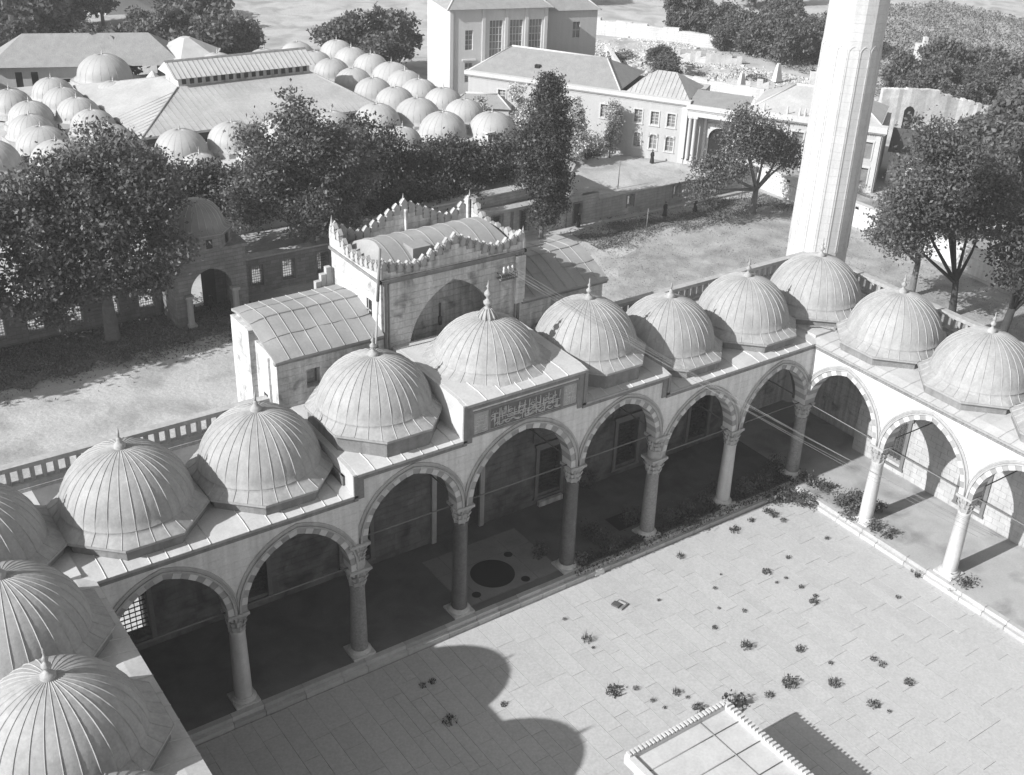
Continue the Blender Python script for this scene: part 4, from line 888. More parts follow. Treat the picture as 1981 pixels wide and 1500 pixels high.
# ------------------------------------------------------------------ domed hospice building (imaret)
im = thing('domed_hospice', 'large low building roofed with rows of small lead domes around a hipped metal court roof', 'building')
def ribbed(R, n=20, ap=None):
    m = MB(); pr = [(R*1.12, 0), (R*1.03, .12), (R*1.0, .3)]+[(R*math.cos(a), .3+R*.82*math.sin(a)) for a in np.linspace(.12, 1.5, 9)]
    m.lathe(pr, n*2, m=0)
    for k in range(n):
        a = 2*math.pi*k/n; m.tube([(r_*math.cos(a), r_*math.sin(a), z-.004) for r_, z in pr[1:]], .026, 3)
    m.prism(octa(R*1.16), -.55, -.0, 1); return m.mesh('dome', ['leadpale', 'mould'])
DM = {s: ribbed(s) for s in (2.0, 2.3, 2.6, 3.2)}
def idome(x, y, R=2.3, apex=6.0):
    x += random.uniform(-.12, .12); apex += random.uniform(-.12, .12)
    zb = apex-(.3+R*.82); d = link('dome', DM[R], im, (x, y, zb), random.random()); finial(d, .3+R*.82-.03, 3); return d
FR_ = [(8.45, 71.8), (13.93, 72.1), (19.5, 71.8), (25.07, 71.5), (30.64, 71.6), (36.19, 72.0)]
for x, y in FR_: idome(x, y, 2.6)
for x, y in ((2.9, 71.8), (-3.06, 79.3), (-3.2, 73.5), (-8.6, 76)): idome(x, y, 2.6)
for y in (77.3, 82.5, 87.7, 93.0, 97.8): idome(3.15, y, 2.3)
for (x, y) in ((-1.6, 88.3), (-2.2, 94), (-2.8, 84)): idome(x, y, 2.3)
idome(8.84, 93.7, 2.3); idome(11.0, 103.6, 3.2, 6.6)
for y in (77.3, 82.4, 87.3, 93.2, 97.9): idome(36.1, y, 2.3)
for x, y in ((40.72, 69.19), (41.25, 74.75), (40.9, 79.8), (41.4, 83.9), (41.95, 88.4), (41.66, 93.1), (41.0, 97.4)): idome(x, y, 2.3 if y != 88.4 else 2.6)
idome(30.5, 101.2, 2.3); idome(24.5, 101.5, 2.3); idome(36, 103, 2.3); idome(41.4, 102.5, 2.3)
for x, y in ((7.49, 63.87), (12.9, 63.6), (18.2, 63.4), (23.66, 63.21), (28.82, 62.71)): idome(x, y, 2.0, 6.0)
idome(35.75, 65.9, 2.6, 6.0); idome(40.91, 63.86, 2.6, 6.0)
MB().box(-11, 44.2, 68.6, 74.9, ZG, 3.1).box(-11, 5.6, 74.9, 106, ZG, 3.1).box(33.4, 44.4, 74.9, 106, ZG, 3.1).box(5.6, 33.4, 98.6, 106, ZG, 3.1).build('roof_terrace', 'leadroof', im)
MB().box(4.5, 31.5, 60.6, 68.6, ZG, 3.3).build('portico_block', 'leadroof', im)
eb = MB().box(32.0, 38.8, 62.6, 68.6, ZG, 3.35).box(38.8, 44.3, 61.0, 67.0, ZG, 2.6).build('end_block', 'stone', im)
MB().box(31.8, 38.9, 62.4, 68.7, 3.35, 3.5).box(38.9, 44.6, 60.8, 67.1, 2.6, 2.75).build('end_roof', 'leadroof', im)
MB().box(38.9, 39.6, 61.7, 62.3, 2.6, 4.2).box(38.75, 39.75, 61.55, 62.45, 4.2, 4.4).build('chimney', 'whitepl', im)
for k in (0, 1): bx('chimney_slot', 'dark', im, 39.0+k*.3, 39.15+k*.3, 61.66, 61.7, 3.5, 4.1)
# hipped court roof with long lantern
hz = 4.75
FLc, FRc, BRc, BLc = (5.6, 74.9, hz), (33.0, 74.4, hz), (33.0, 98, hz), (5.6, 98, hz)
a_, b_, c_, d_ = (12.9, 83.8, 7.0), (28.9, 83.2, 7.0), (28.9, 88.3, 7.0), (12.9, 88.8, 7.0)
hr = MB().add([FLc, FRc, BRc, BLc, a_, b_, c_, d_], [(0, 1, 5, 4), (1, 2, 6, 5), (2, 3, 7, 6), (3, 0, 4, 7), (4, 5, 6, 7)])
hr.add([FLc, FRc, BRc, BLc]+[(x, y, z-.25) for x, y, z in (FLc, FRc, BRc, BLc)], [(0, 1, 5, 4), (1, 2, 6, 5), (2, 3, 7, 6), (3, 0, 4, 7)])
hro = hr.build('court_roof', 'leadold', im)
MB().tube([FLc, a_], .12, 5).tube([FRc, b_], .12, 5).build('hip_ridge', 'leaddark', hro)
for k in range(1, 40):
    f = k/40; xx = FLc[0]+(FRc[0]-FLc[0])*f; p0 = Vector((xx, 74.9, hz)); q = a_[0]+(b_[0]-a_[0])*f
    xt = xx; zt = min(1, (xx-FLc[0])/(a_[0]-FLc[0]), (FRc[0]-xx)/(FRc[0]-b_[0])) if 1 else 1
    zt = max(.02, zt); MB().tube([(xx, 74.9-(xx-5.6)*.018, hz+.02), (xx, 74.9-(xx-5.6)*.018+8.9*zt, hz+.02+2.25*zt)], .025, 3).build('roof_seam', 'leadold', hro)
for k in range(1, 11):
    f = k/11; yy = 74.9+8.9*f; MB().tube([(5.6, yy, hz+.02), (5.6+7.3*f, yy, hz+.02+2.25*f)], .02, 3).build('roof_seam', 'leadold', hro)
bx('court_wall', 'dark', im, 6.0, 32.6, 75.1, 97.6, 3.0, hz-.2)
ln = MB().box(13.1, 28.7, 84.1, 88.0, 6.8, 8.0).build('lantern', 'stone', im)
for k in range(17): bx('lantern_window', 'dark', ln, 13.5+k*.9, 13.95+k*.9, 84.04, 84.1, 7.2, 7.75)
MB().extx([(83.5, 7.95), (86.2, 9.3), (88.7, 7.95)], 12.5, 29.3).build('lantern_roof', 'leadroof', ln)
for k in range(30): MB().tube([(12.7+k*.57, 83.5, 7.98), (12.7+k*.57, 86.15, 9.3)], .03, 3).build('roof_seam', 'leaddark', ln)
MB().extx([(86.0, 9.25), (86.2, 9.42), (86.4, 9.25)], 12.5, 29.3).build('ridge', 'mouldark', ln)
# six sided roof behind
hx = MB().prism([(4.0*math.cos(k*math.pi/3), 4.0*math.sin(k*math.pi/3)) for k in range(6)], 2.8, 5.0).prism([(4.6*math.cos(k*math.pi/3), 4.6*math.sin(k*math.pi/3)) for k in range(6)], 5.0, 5.2).prism([(4.4*math.cos(k*math.pi/3), 4.4*math.sin(k*math.pi/3)) for k in range(6)], 5.2, 7.0, sc=.15)
hx.build('pavilion_roof', 'leadroof', im, loc=(22.5, 107.0, 0)); 
MB().lathe([(1.6, 3), (1.6, 4), (.05, 5.6)], 8, (14.8, 97.6), sm=False).build('pavilion_roof', 'leadroof', im)
# ------------------------------------------------------------------ plaster school
FD = Vector((.56, -.83)).normalized(); FN = Vector((-FD.y*-1, FD.x*-1))   # FN points to the back
FN = Vector((.83, .56)).normalized()
ang = math.atan2(FD.y, FD.x)
sc_ = thing('school_building', 'long pale plaster two-storey building with white window frames and hipped roofs', 'building', (64.2, 57.2, 0), ang)
# local x along facade to the right, local +y is back
def sbox(name, mt, parent, *a): return MB().box(*a).build(name, mt, parent)
wallm = MB()
uw = [(-6.68, -5.42), (-4.63, -3.37), (-2.60, -1.33), (-10.93, -9.62), (-15.5, -14.2), (-20, -18.7), (-24.3, -23.0)]
def facade(m, x0, x1, openings, z0, z1, y0, y1):   # openings (xa, xb, za, zb)
    xs_ = sorted({x0, x1, *[o[0] for o in openings], *[o[1] for o in openings]})
    for a, b in zip(xs_[:-1], xs_[1:]):
        ops = sorted([(o[2], o[3]) for o in openings if o[0] <= a+1e-6 and o[1] >= b-1e-6]); z = z0
        for (za, zb) in ops:
            if za > z: m.box(a, b, y0, y1, z, za)
            z = zb
        m.box(a, b, y0, y1, z, z1)
ops = [(a+.15, b-.15, 2.7, 4.22) for a, b in uw]+[(a+.2, b-.2, -.25, 1.38) for a, b in ((-6.55, -5.3), (-4.6, -3.3), (-2.6, -1.25))]
facade(wallm, -28.2, -.05, ops, ZG-.3, 5.45, 0, .5)
wallm.box(-28.2, -27.7, .5, 11, ZG-.3, 5.45).box(-.55, -.05, .5, 11, ZG-.3, 5.45).box(-28.2, -.05, 11, 11.5, ZG-.3, 5.45)
wl_ = wallm.build('plaster_wall', 'plaster', sc_)
for i, (xa, xb, za, zb) in enumerate(ops):
    f = MB(); 
    for (p, q, r_, s_) in ((xa-.15, xa, za-.12, zb+.14), (xb, xb+.15, za-.12, zb+.14)): f.box(p, q, -.07, .0, r_, s_)
    if i < 7: f.box(xa, xb, -.07, 0, zb, zb+.14).box(xa-.2, xb+.2, -.12, 0, za-.24, za-.12)
    else:
        arch_wall(f, xa-.15, xb+.15, zb-.3, (xb-xa)/2, (xb-xa)/2*1.01, zb+.18, -.07, 0); f.box(xa-.2, xb+.2, -.12, 0, za-.22, za-.12)
    fo_ = f.build('window_frame', 'whitepl', wl_)
    sbox('pane', 'glass', fo_, xa, xb, .2, .24, za, zb)
    g = MB().box((xa+xb)/2-.03, (xa+xb)/2+.03, .14, .2, za, zb)
    for k in range(1, 3 if i > 6 else 4): g.box(xa, xb, .14, .2, za+k*(zb-za)/(3 if i > 6 else 4)-.02, za+k*(zb-za)/(3 if i > 6 else 4)+.02)
    g.build('glazing_bar', 'whitepl', fo_)
MB().box(-28.5, .15, -.28, .5, 5.45, 5.6).box(-28.6, .22, -.42, .6, 5.6, 6.05).box(-28.2, -.05, -.06, -.001, 5.2, 5.45).build('cornice', 'whitepl', sc_)
sbox('pilaster', 'whitepl', sc_, -.75, -.06, -.12, -.001, ZG, 5.3)
def hip(parent, x0, x1, y0, y1, z0, h, ins, mt, nm='hip_roof', ridge=True):
    ym = (y0+y1)/2; m = MB().add([(x0, y0, z0), (x1, y0, z0), (x1, y1, z0), (x0, y1, z0), (x0+ins, ym, z0+h), (x1-ins, ym, z0+h)], [(0, 1, 5, 4), (1, 2, 5), (2, 3, 4, 5), (3, 0, 4)])
    o = m.build(nm, mt, parent)
    if ridge:
        k = MB().tube([(x0+ins, ym, z0+h), (x1-ins, ym, z0+h)], .13, 5)
        for a in ((x0, y0, x0+ins), (x1, y0, x1-ins)): k.tube([(a[0], a[1], z0), (a[2], ym, z0+h)], .11, 5)
        k.build('ridge_tiles', 'whitepl', o)
    return o
hip(sc_, -28.2, -8.6, .3, 11.3, 6.05, 2.3, 3.5, 'tile')
hp = hip(sc_, -7.9, -.1, .3, 8.0, 6.05, 2.1, 2.7, 'leadold', ridge=False)
for k in range(1, 14):
    f = k/14; xx = -7.9+7.8*f; z = min(1, (xx+7.9)/2.7, (-.1-xx)/2.7); MB().tube([(xx, .3, 6.08), (xx, .3+3.85*z, 6.08+2.1*z)], .03, 3).build('roof_seam', 'lead', hp)
bx('roof_dormer', 'dark', sc_, -20.3, -19.7, 2.2, 2.8, 6.8, 7.25)
# portico in the middle
po = MB().box(0.0, 6.75, 4.0, 4.3, ZG, 5.0); pobj = None
pm_ = MB(); facade(pm_, 0.0, 6.75, [(2.4, 4.9, ZG, 2.9)], ZG, 5.0, 1.6, 1.9); pm_.build('portico_back', 'whitepl', sc_)
pa_ = MB(); arch_wall(pa_, 2.1, 5.2, 1.6, 1.25, 1.3, 3.4, 1.45, 1.59); pa_.build('door_arch', 'whitepl', sc_)
sbox('doorway', 'dark', sc_, 2.4, 4.9, 1.75, 1.85, ZG, 2.9)
MB().box(-.1, 6.85, -.35, 2.1, 5.0, 5.2).box(-.2, 6.95, -.5, 2.1, 5.2, 5.75).box(.0, 6.75, -.25, .35, 4.35, 4.95).build('entablature', 'whitepl', sc_)
for xx in (.35, .95, 1.9, 4.9, 5.8, 6.4): MB().box(-.28, .28, -.28, .28, ZG, ZG+.5).lathe([(.22, ZG+.5), (.2, 3.9), (.28, 4.1)], 12).box(-.28, .28, -.28, .28, 4.1, 4.35).build('column', 'whitepl', sc_, loc=(xx, 0.0 if xx not in (1.9, 4.9) else 1.3, 0))
MB().add([(-.1, -.2, 5.76), (6.8, -.2, 5.76), (6.8, 4.5, 6.4), (-.1, 4.5, 6.4)], [(0, 1, 2, 3)]).build('portico_roof', 'tile', sc_)
# right wing
rwm = MB(); ro_ = [(a, a+1.3, 2.3, 4.3) for a in (9.5, 12.4, 15.4, 20.2)]+[(a, a+1.3, -.8, 1.3) for a in (9.5, 12.4, 15.4, 20.2)]
facade(rwm, 6.8, 22.4, ro_, ZG-.3, 5.35, -.2, .3); rwm.box(6.8, 7.3, .3, 10, ZG-.3, 5.35).box(21.9, 22.4, .3, 10, ZG-.3, 5.35)
rwo = rwm.build('right_wing_wall', 'plaster', sc_)
for i, (xa, xb, za, zb) in enumerate(ro_):
    f = MB().box(xa-.15, xa, -.28, -.201, za-.1, zb).box(xb, xb+.15, -.28, -.201, za-.1, zb).box(xa-.2, xb+.2, -.32, -.201, zb, zb+.2).build('window_frame', 'whitepl', rwo)
    sbox('pane', 'glass', f, xa, xb, .0, .04, za, zb)
for xx in (7.0, 8.6, 11.6, 14.5, 17.6, 19.2, 22.0): sbox('pilaster', 'whitepl', rwo, xx-.25, xx+.25, -.34, -.201, ZG, 5.1)
MB().box(6.6, 22.7, -.5, .4, 5.35, 5.5).box(6.5, 22.8, -.65, .5, 5.5, 6.2).build('cornice', 'whitepl', sc_)
dn = MB()
for k in range(60): dn.box(6.7+k*.267, 6.82+k*.267, -.48, -.36, 5.22, 5.349)
dn.build('dentils', 'mouldark', sc_)
hip(sc_, 7.2, 22.0, .5, 9.5, 6.2, 2.2, 4.2, 'leadold')
for k, xx in enumerate((8.8, 11.5, 12.9, 13.5, 14.1)): MB().lathe([(.12, 6.2), (.16, 6.5), (.08, 6.7), (.12, 6.9), (.02, 7.1)], 7, (xx, -.3)).build('roof_urn', 'whitepl', sc_)
# tall pale house behind the school
th_ = thing('tall_house', 'tall pale house with large many-paned windows at the upper edge, half outside the picture', 'house', (47.2, 83.0, 0), R_(-14))
tm_ = MB(); top_ = [(5.2, 6.9), (7.9, 9.6), (10.5, 12.2)]
oo = [(a, b, 3.6, 11.5) for a, b in top_]+[(2.0, 3.0, 4.0, 6.4), (2.0, 3.0, 8.0, 10.4)]
facade(tm_, 0, 13, oo, ZG, 13, 0, .5); tm_.box(0, .5, .5, 9, ZG, 13).box(12.5, 13, .5, 9, ZG, 13).box(0, 13, 9, 9.5, ZG, 13); t1 = tm_.build('house_wall', 'whitepl', th_)
for (xa, xb, za, zb) in oo:
    p = sbox('pane', 'glass', t1, xa, xb, .25, .3, za, zb); g = MB(); nx_ = 4 if xb-xa > 1.2 else 2; nz_ = 9 if xb-xa > 1.2 else 4
    for k in range(nx_+1): g.box(xa+k*(xb-xa)/nx_-.03, xa+k*(xb-xa)/nx_+.03, .18, .25, za, zb)
    for k in range(nz_+1): g.box(xa, xb, .18, .25, za+k*(zb-za)/nz_-.03, za+k*(zb-za)/nz_+.03)
    g.build('glazing_bar', 'whitepl', p)
sbox('window_ledge', 'whitepl', t1, 1.6, 3.4, -.25, 0, 6.7, 6.9)
for xx in (0.1, 4.3, 7.3, 10, 12.6): sbox('pilaster', 'whitepl', t1, xx-.12, xx+.3, -.15, -.001, ZG, 13)
hip(th_, -.5, 13.5, -.5, 10, 13, 3, 4, 'tile')
t2m = MB(); facade(t2m, 13.001, 21, [(17.6, 18.6, 4.5, 6.4), (17.6, 18.6, 8.5, 10.5)], ZG, 12, 2.5, 3); t2m.box(20.5, 21, 3, 9, ZG, 12).box(13.0, 21, 9, 9.4, ZG, 12)
t2 = t2m.build('side_wing_wall', 'plaster', th_)
for z in (4.5, 8.5):
    p = sbox('pane', 'glass', t2, 17.6, 18.6, 2.7, 2.75, z, z+1.9); MB().box(18.07, 18.13, 2.62, 2.7, z, z+1.9).box(17.6, 18.6, 2.62, 2.7, z+.9, z+.96).build('glazing_bar', 'whitepl', p)
sbox('dark_lean_to', 'mouldark', th_, 13.1, 16.4, .2, 2.49, ZG, 6.2)
hip(th_, 12.8, 21.4, 2.2, 9.8, 12, 2.4, 3, 'tile')
sd = thing('low_shed', 'low shed with pale tile roof between the last domes and the school end', 'shed', (44.6, 78.3, 0), R_(-38))
bx('shed_wall', 'whitepl', sd, 0, 7, 0, 4, ZG, 2.6); hip(sd, -.3, 7.3, -.3, 4.3, 2.6, 1.2, 1.8, 'tile')
# house at the upper left
ul = thing('wooden_house', 'pale boarded house with dark eaves at the upper left corner', 'house', (1.0, 110.5, 0), R_(-20))
um = MB(); uo = [(1.2, 2.0, 1.9, 3.9), (3.0, 3.8, 1.9, 3.9), (6.2, 7.4, .8, 3.0)]; facade(um, -1, 12, uo, ZG, 4.6, 0, .3); um.box(-1, -.7, .3, 8, ZG, 4.6).box(11.7, 12, .3, 8, ZG, 4.6)
uo_ = um.build('house_wall', 'plaster', ul)
for (xa, xb, za, zb) in uo: bx('window', 'dark', uo_, xa, xb, .15, .2, za, zb)
hip(ul, -1.8, 21, -.7, 9, 4.6, 3.0, 4, 'tile', ridge=False)
hs = thing('tiled_house', 'tile roofed house cut by the left end of the upper edge', 'house', (-14, 100, 0), R_(10))
bx('house_wall', 'stone', hs, 0, 12, 0, 9, ZG, 5); hip(hs, -.5, 12.5, -.5, 9.5, 5, 2.6, 3.5, 'tile')
ORDN = ['first', 'second', 'third', 'fourth', 'fifth', 'sixth', 'seventh', 'eighth']
# ------------------------------------------------------------------ ruins, rubble and walls beyond
def ragged_wall(name, label, a, b, z0, h0, h1, th, mt, seg=16, doorat=None, rag=.35, flat=0.0):
    t = thing(name, label, 'ruined wall' if rag > .1 else 'wall', (a[0], a[1], z0), math.atan2(b[1]-a[1], b[0]-a[0])); L = math.hypot(b[0]-a[0], b[1]-a[1]); m = MB()
    for i in range(seg):
        x0, x1 = L*i/seg, L*(i+1)/seg; f = (i+.5)/seg; h = h0+(h1-h0)*max(0, (f-flat)/(1-flat)) + (random.uniform(-rag, rag) if f > flat else 0)
        h2 = h+random.uniform(-.15, .15)*(rag > .1)
        if doorat and doorat[0] < (x0+x1)/2 < doorat[1]: m.ext([(x0, doorat[2]), (x1, doorat[2]), (x1, h), (x0, h2)], 0, th)
        else: m.ext([(x0, -.3), (x1, -.3), (x1, h), (x0, h2)], 0, th)
    m.build('masonry', mt, t); return t
rwl = ragged_wall('ruined_wall', 'tall pale ruined wall with a dark arched doorway, right of the minaret', (94.5, 53.2), (107.5, 45.2), ZG+1.0, 5.6, 3.3, .9, 'rubble', 28, None, .2, .42)
MB().ext([(3.3, -.2), (4.66, -.2), (4.66, 2.9), (4.35, 3.3), (3.98, 3.45), (3.6, 3.3), (3.3, 2.9)], -.03, .5).build('doorway', 'dark', rwl)
ragged_wall('ruined_wall', 'low broken continuation of the ruined wall near the right edge', (108.5, 46.5), (115, 42), ZG+1.0, 1.6, 1.2, .8, 'rubble', 12, None, .4)
ragged_wall('field_wall', 'pale straight field wall crossing behind the school roofs', (79.5, 86.0), (90, 104), ZG, 2.4, 2.4, .6, 'whitewall', 6, None, 0.02)
ragged_wall('field_wall', 'pale wall along the far edge of the rubble field', (96, 118), (112, 96), ZG, 3.4, 3.0, .8, 'whitewall', 10, None, .3)
ragged_wall('field_wall', 'low wall dividing the waste ground behind the school', (70, 88), (82, 82), ZG, 1.2, 1.2, .5, 'mould', 6, None, .05)
ragged_wall('field_wall', 'pale retaining wall at the foot of the rubble slope', (84, 80.5), (92, 66), ZG, 3.3, 3.0, .7, 'whitewall', 8, None, .12)
ragged_wall('field_wall', 'broken pale wall row in the middle of the rubble field', (88, 92), (99, 84), ZG+.6, 1.5, 1.0, .6, 'rubble', 16, None, .45)
ragged_wall('field_wall', 'short crumbled wall near the wood on the rubble field', (96, 96), (104, 88), ZG+.9, 1.7, 1.3, .6, 'rubble', 14, None, .5)
ragged_wall('field_wall', 'crumbled low wall nearest the minaret on the rubble field', (93, 80), (103, 70), ZG+.8, 1.2, 1.0, .6, 'rubble', 16, None, .4)
for q, (x, y, k) in enumerate(((86, 99, .3), (91, 101, .22), (95, 90, .2), (99, 80, .25), (97, 73, .2), (104, 91, .25), (89, 84, .18), (94, 86.5, .15))):
    b = link('scrub_bush', leaf_mesh('leaves', crown_pts([(0, 0, .5, 1.6, 1.3, .8)], 500, .3, 12), .16, 'leaf'), None, (x, y, ZG+.7), q, None, 'scattered scrub bush on the pale rubble field', 'bush', 'scrub on the rubble field'); b.scale = (k*5, k*5, k*4)
for (x, y, lab) in ((101.5, 78, 'lone pointed standing stone on the rubble field beside the minaret'), (92, 76, 'broken wall stub on the rubble field')):
    MB().prism([(-.7, -.5), (.7, -.5), (.7, .5), (-.7, .5)], 0, 2.6, sc=.35).build('standing_stone', 'whitepl', loc=(x, y, ZG+1.2), label=lab, cat='ruin')
an = thing('ruined_arch', 'broken ruined arch fragment behind the minaret shaft', 'ruin', (99.0, 69.5, ZG+1), R_(-40))
am_ = MB(); arch_wall(am_, 0, 4.6, 1.6, 1.6, 1.6, 3.8, 0, .8); am_.box(0, .7, 0, .8, 0, 1.6).box(3.9, 4.6, 0, .8, 0, 1.6); am_.build('masonry', 'rubble', an)
# rubble stones
rb_ = MB(); r = random.Random(3)
for i in range(26000):
    x = r.uniform(76, 108); y = r.uniform(60, 114)
    if (x-84)*.83+(y-70)*.56 < 0 or x > 107 or y > 112: continue
    s = r.uniform(.1, .42)*(2.0 if r.random() < .05 else 1); a = r.random()*3; h = s*r.uniform(.1, .5)
    rb_.prism([(x+s*r.uniform(.6, 1)*math.cos(a+k*math.pi*.5), y+s*r.uniform(.6, 1)*math.sin(a+k*math.pi*.5)) for k in range(4)], ZG, ZG+.95*min(1, max(0, (x-78)/20))+.1+h*.9+.2*math.sin(x*.3)*math.cos(y*.4), sc=r.uniform(.35, .8), c=(x, y))
rb_.build('rubble_field', 'rubble', kind='stuff')
# distant trees: shared crowns, each tree its own object
protos = []
for q in range(5):
    bl = rand_blobs(2.2, 7.2, 3.8, 11, q+20); protos.append((leaf_mesh('crown', crown_pts(bl, 2600, .5, 20), .36, 'leaf'), None))
tk = MB().tube([(0, 0, -.2), (0, 0, 2), (.2, 0, 4.2)], [.3, .24, .12], 6).mesh('trunk', ['bark'])
def fartree(x, y, s, label, z=0.0):
    t = thing('background_tree', label, 'tree', (x, y, ZG+z), random.random()*6, 'trees beyond the walls'); t.scale = (s, s, s*random.uniform(.8, 1.15))
    link('trunk', tk, t); link('crown', random.choice(protos)[0], t); return t
zones = [('dark wood behind the rubble field near the top edge', 108.5, 136, 83, 110, 44, lambda x, y: True), ('wood behind the ruined wall at the upper right', 110, 130, 49, 66, 26, lambda x, y: x*.56+y*.83 > 104), ('trees past the top edge of the picture', 60, 240, 120, 240, 60, lambda x, y: y+x > 235), ('trees below the ruined wall at the right edge', 84, 106, 14, 38, 16, lambda x, y: True), ('trees beyond the domed building', -40, 50, 112, 170, 30, lambda x, y: True), ('trees right of the lawn outside the wall', 76, 130, -30, 12, 18, lambda x, y: True), ('trees outside the left edge', -75, -34, 40, 110, 14, lambda x, y: True)]
r = random.Random(11)
for lab, x0, x1, y0, y1, n, ok in zones:
    k = 0; tries = 0
    while k < n and tries < 4000:
        tries += 1; x, y = r.uniform(x0, x1), r.uniform(y0, y1)
        if ok(x, y): fartree(x, y, r.uniform(.7, 1.15)*(.7 if 108 < x < 137 and y < 112 else 1), lab, .6 if x > 90 else 0); k += 1
for (x, y, s, lab) in ((88.5, 88, .55, 'round tree clump in the waste ground above the small pyramid roof'), (90.5, 92.5, .6, 'second tree clump behind the pyramid roof'), (63, 91, .8, 'dark tree beside the tall pale house'), (66, 93, .75, 'tree right of the tall pale house'), (55, 112, 1.0, 'dark tree between the domes and the tall house'), (50, 108, .9, 'dark tree left of the tall house')): fartree(x, y, s, lab)
# houses far beyond the frame top
for i, (x, y, rz, lab) in enumerate(((150, 160, .3, 'small far house among trees'), (120, 175, -.2, 'far house with tiled roof above the top edge'), (95, 190, .1, 'far pale house past the waste ground'), (-5, 150, .2, 'far house behind the domed building'), (30, 165, -.1, 'far long house behind the trees'), (175, 120, .5, 'far house on the right slope'))):
    h = thing('far_house', lab, 'house', (x, y, ZG), rz); bx('house_wall', 'whitepl', h, 0, 12, 0, 8, 0, 6); hip(h, -.5, 12.5, -.5, 8.5, 6, 2.6, 3, 'tile', ridge=False)
    for k in range(4): bx('window', 'dark', h, 1.2+k*2.8, 2.3+k*2.8, -.03, .02, 3.4, 5)
# hut and dark roof at the right between school and wall
ht = thing('dark_shed', 'shed with steep dark roof at the right end of the school', 'shed', (80.5, 40.0, 0), ang)
bx('shed_wall', 'whitepl', ht, 0, 6.5, 0, 5, ZG, 2.6)
MB().add([(-.3, -.5, 2.5), (6.8, -.5, 2.5), (6.8, 2.6, 4.6), (-.3, 2.6, 4.6), (6.8, 5.5, 2.5), (-.3, 5.5, 2.5)], [(0, 1, 2, 3), (3, 2, 4, 5), (0, 3, 5), (1, 4, 2)]).build('shed_roof', 'wood', ht)
h2 = thing('kiosk_hut', 'small white hut with curved pale roof behind the right wall', 'hut', (73.5, 22.5, 0), ang)
MB().box(0, 3.6, 0, 3, .3, 1.7).build('hut_wall', 'whitepl', h2); bx('window', 'dark', h2, .8, 1.5, -.03, .02, .8, 1.3)
MB().extx([(-.4, 1.7), (.3, 2.3), (1.5, 2.7), (2.8, 2.3), (3.4, 1.7)], -.4, 4).build('hut_roof', 'lead', h2)
# ------------------------------------------------------------------ poles and wires
for (x, y, h, lab) in ((51.25, 53.7, 3.3, 'thin dark post on the pale ground behind the low wall'), (61.0, 44.0, 2.6, 'thin post on the lawn near the forked tree'), (45.5, 42.0, 2.4, 'young staked sapling on the lawn by the wall'), (42.5, 108, 5, 'tall pole behind the last domes'), (73.5, 93, 4.5, 'lone pole on the waste ground behind the school roof'), (11.5, 100, 4.5, 'white pole behind the large left dome')):
    MB().tube([(0, 0, -.1), (.03, 0, h)], [.06, .045], 6).build('pole', 'iron', loc=(x, y, ZG), label=lab, cat='pole')
for k in range(5):
    s = Vector((2.95+(k % 3)*.28, PY0-.38, 16.3-.12*(k//3))); e = Vector((14.5-.15*k, -19.2+.28*k, 9.45+.10*k-.04*k*k)); pts = []
    for i in range(25):
        f = i/24; p = s.lerp(e, f); p.z -= .9*4*f*(1-f)*.35; pts.append(tuple(p))
    MB().tube(pts, .0065, 4).build('overhead_wire', 'granite', label=['uppermost', 'second', 'middle', 'fourth', 'lowest'][k]+' of the five wires strung from the gate block across the courtyard', cat='wire', group='wires over the courtyard')
# ------------------------------------------------------------------ people
def person(loc, h, label, walk=0.0, rz=0.0, robe=True, mt='cloth'):
    t = thing('person', label, 'person', loc, rz)
    me = bpy.data.meshes.new('body')
    V = [(0, 0, .52), (0, 0, .62), (0, 0, .78), (0, 0, .84), (0, .01, .9), (0, .01, .97), (.06, 0, .5), (.06+.01, walk*.5, .27), (.06, walk, .03), (.06, walk-.07, .015), (-.06, 0, .5), (-.07, -walk*.3, .27), (-.06, -walk, .03), (-.06, -walk-.07, .015), (.12, 0, .79), (.15, .02, .63), (.15, -.04, .5), (-.12, 0, .79), (-.15, .02, .63), (-.15, -.04, .5)]
    E_ = [(0, 1), (1, 2), (2, 3), (3, 4), (4, 5), (0, 6), (6, 7), (7, 8), (8, 9), (0, 10), (10, 11), (11, 12), (12, 13), (2, 14), (14, 15), (15, 16), (2, 17), (17, 18), (18, 19)]
    rad = [.085, .08, .095, .035, .055, .05, .06, .045, .03, .025, .06, .045, .03, .025, .04, .032, .022, .04, .032, .022]
    me.from_pydata([(x*h, y*h, z*h) for x, y, z in V], E_, []); me.materials.append(M[mt]); o = link('body', me, t)
    md = o.modifiers.new('skin', 'SKIN'); sv = me.skin_vertices[0].data
    for i, q in enumerate(rad): sv[i].radius = (q*h, q*h)
    sv[0].use_root = True; o.modifiers.new('sub', 'SUBSURF').levels = 1
    MB().lathe([(.045*h, .9*h), (.052*h, .94*h), (.04*h, .975*h)], 8, (0, -.012*h)).build('face', 'skin', t)
    if robe: MB().lathe([(.17*h, .05*h), (.14*h, .3*h), (.105*h, .55*h), (.125*h, .76*h), (.05*h, .85*h)], 12).build('robe', mt, t)
    MB().lathe([(.058*h, .95*h), (.06*h, .965*h), (.05*h, 1.01*h), (.01, 1.02*h)], 10).build('hat', mt, t)
person((50.0, 44.3, ZG), 1.6, 'person in long dark clothes walking along the low wall on the lawn', .05)
person((53.9, 43.8, ZG), 1.5, 'person in dark clothes standing in the shade beside the low wall, further right', .0)
person((60.8, 59.0, ZG), 1.65, 'person in long dark robe standing before the plaster facade', 0)
person((39.85, 46.2, ZG), 1.55, 'person in dark clothes standing in the small doorway', 0)
person((.56, 45.6, ZG), 1.5, 'person in dark clothes walking through the domed gate', .12, robe=False)
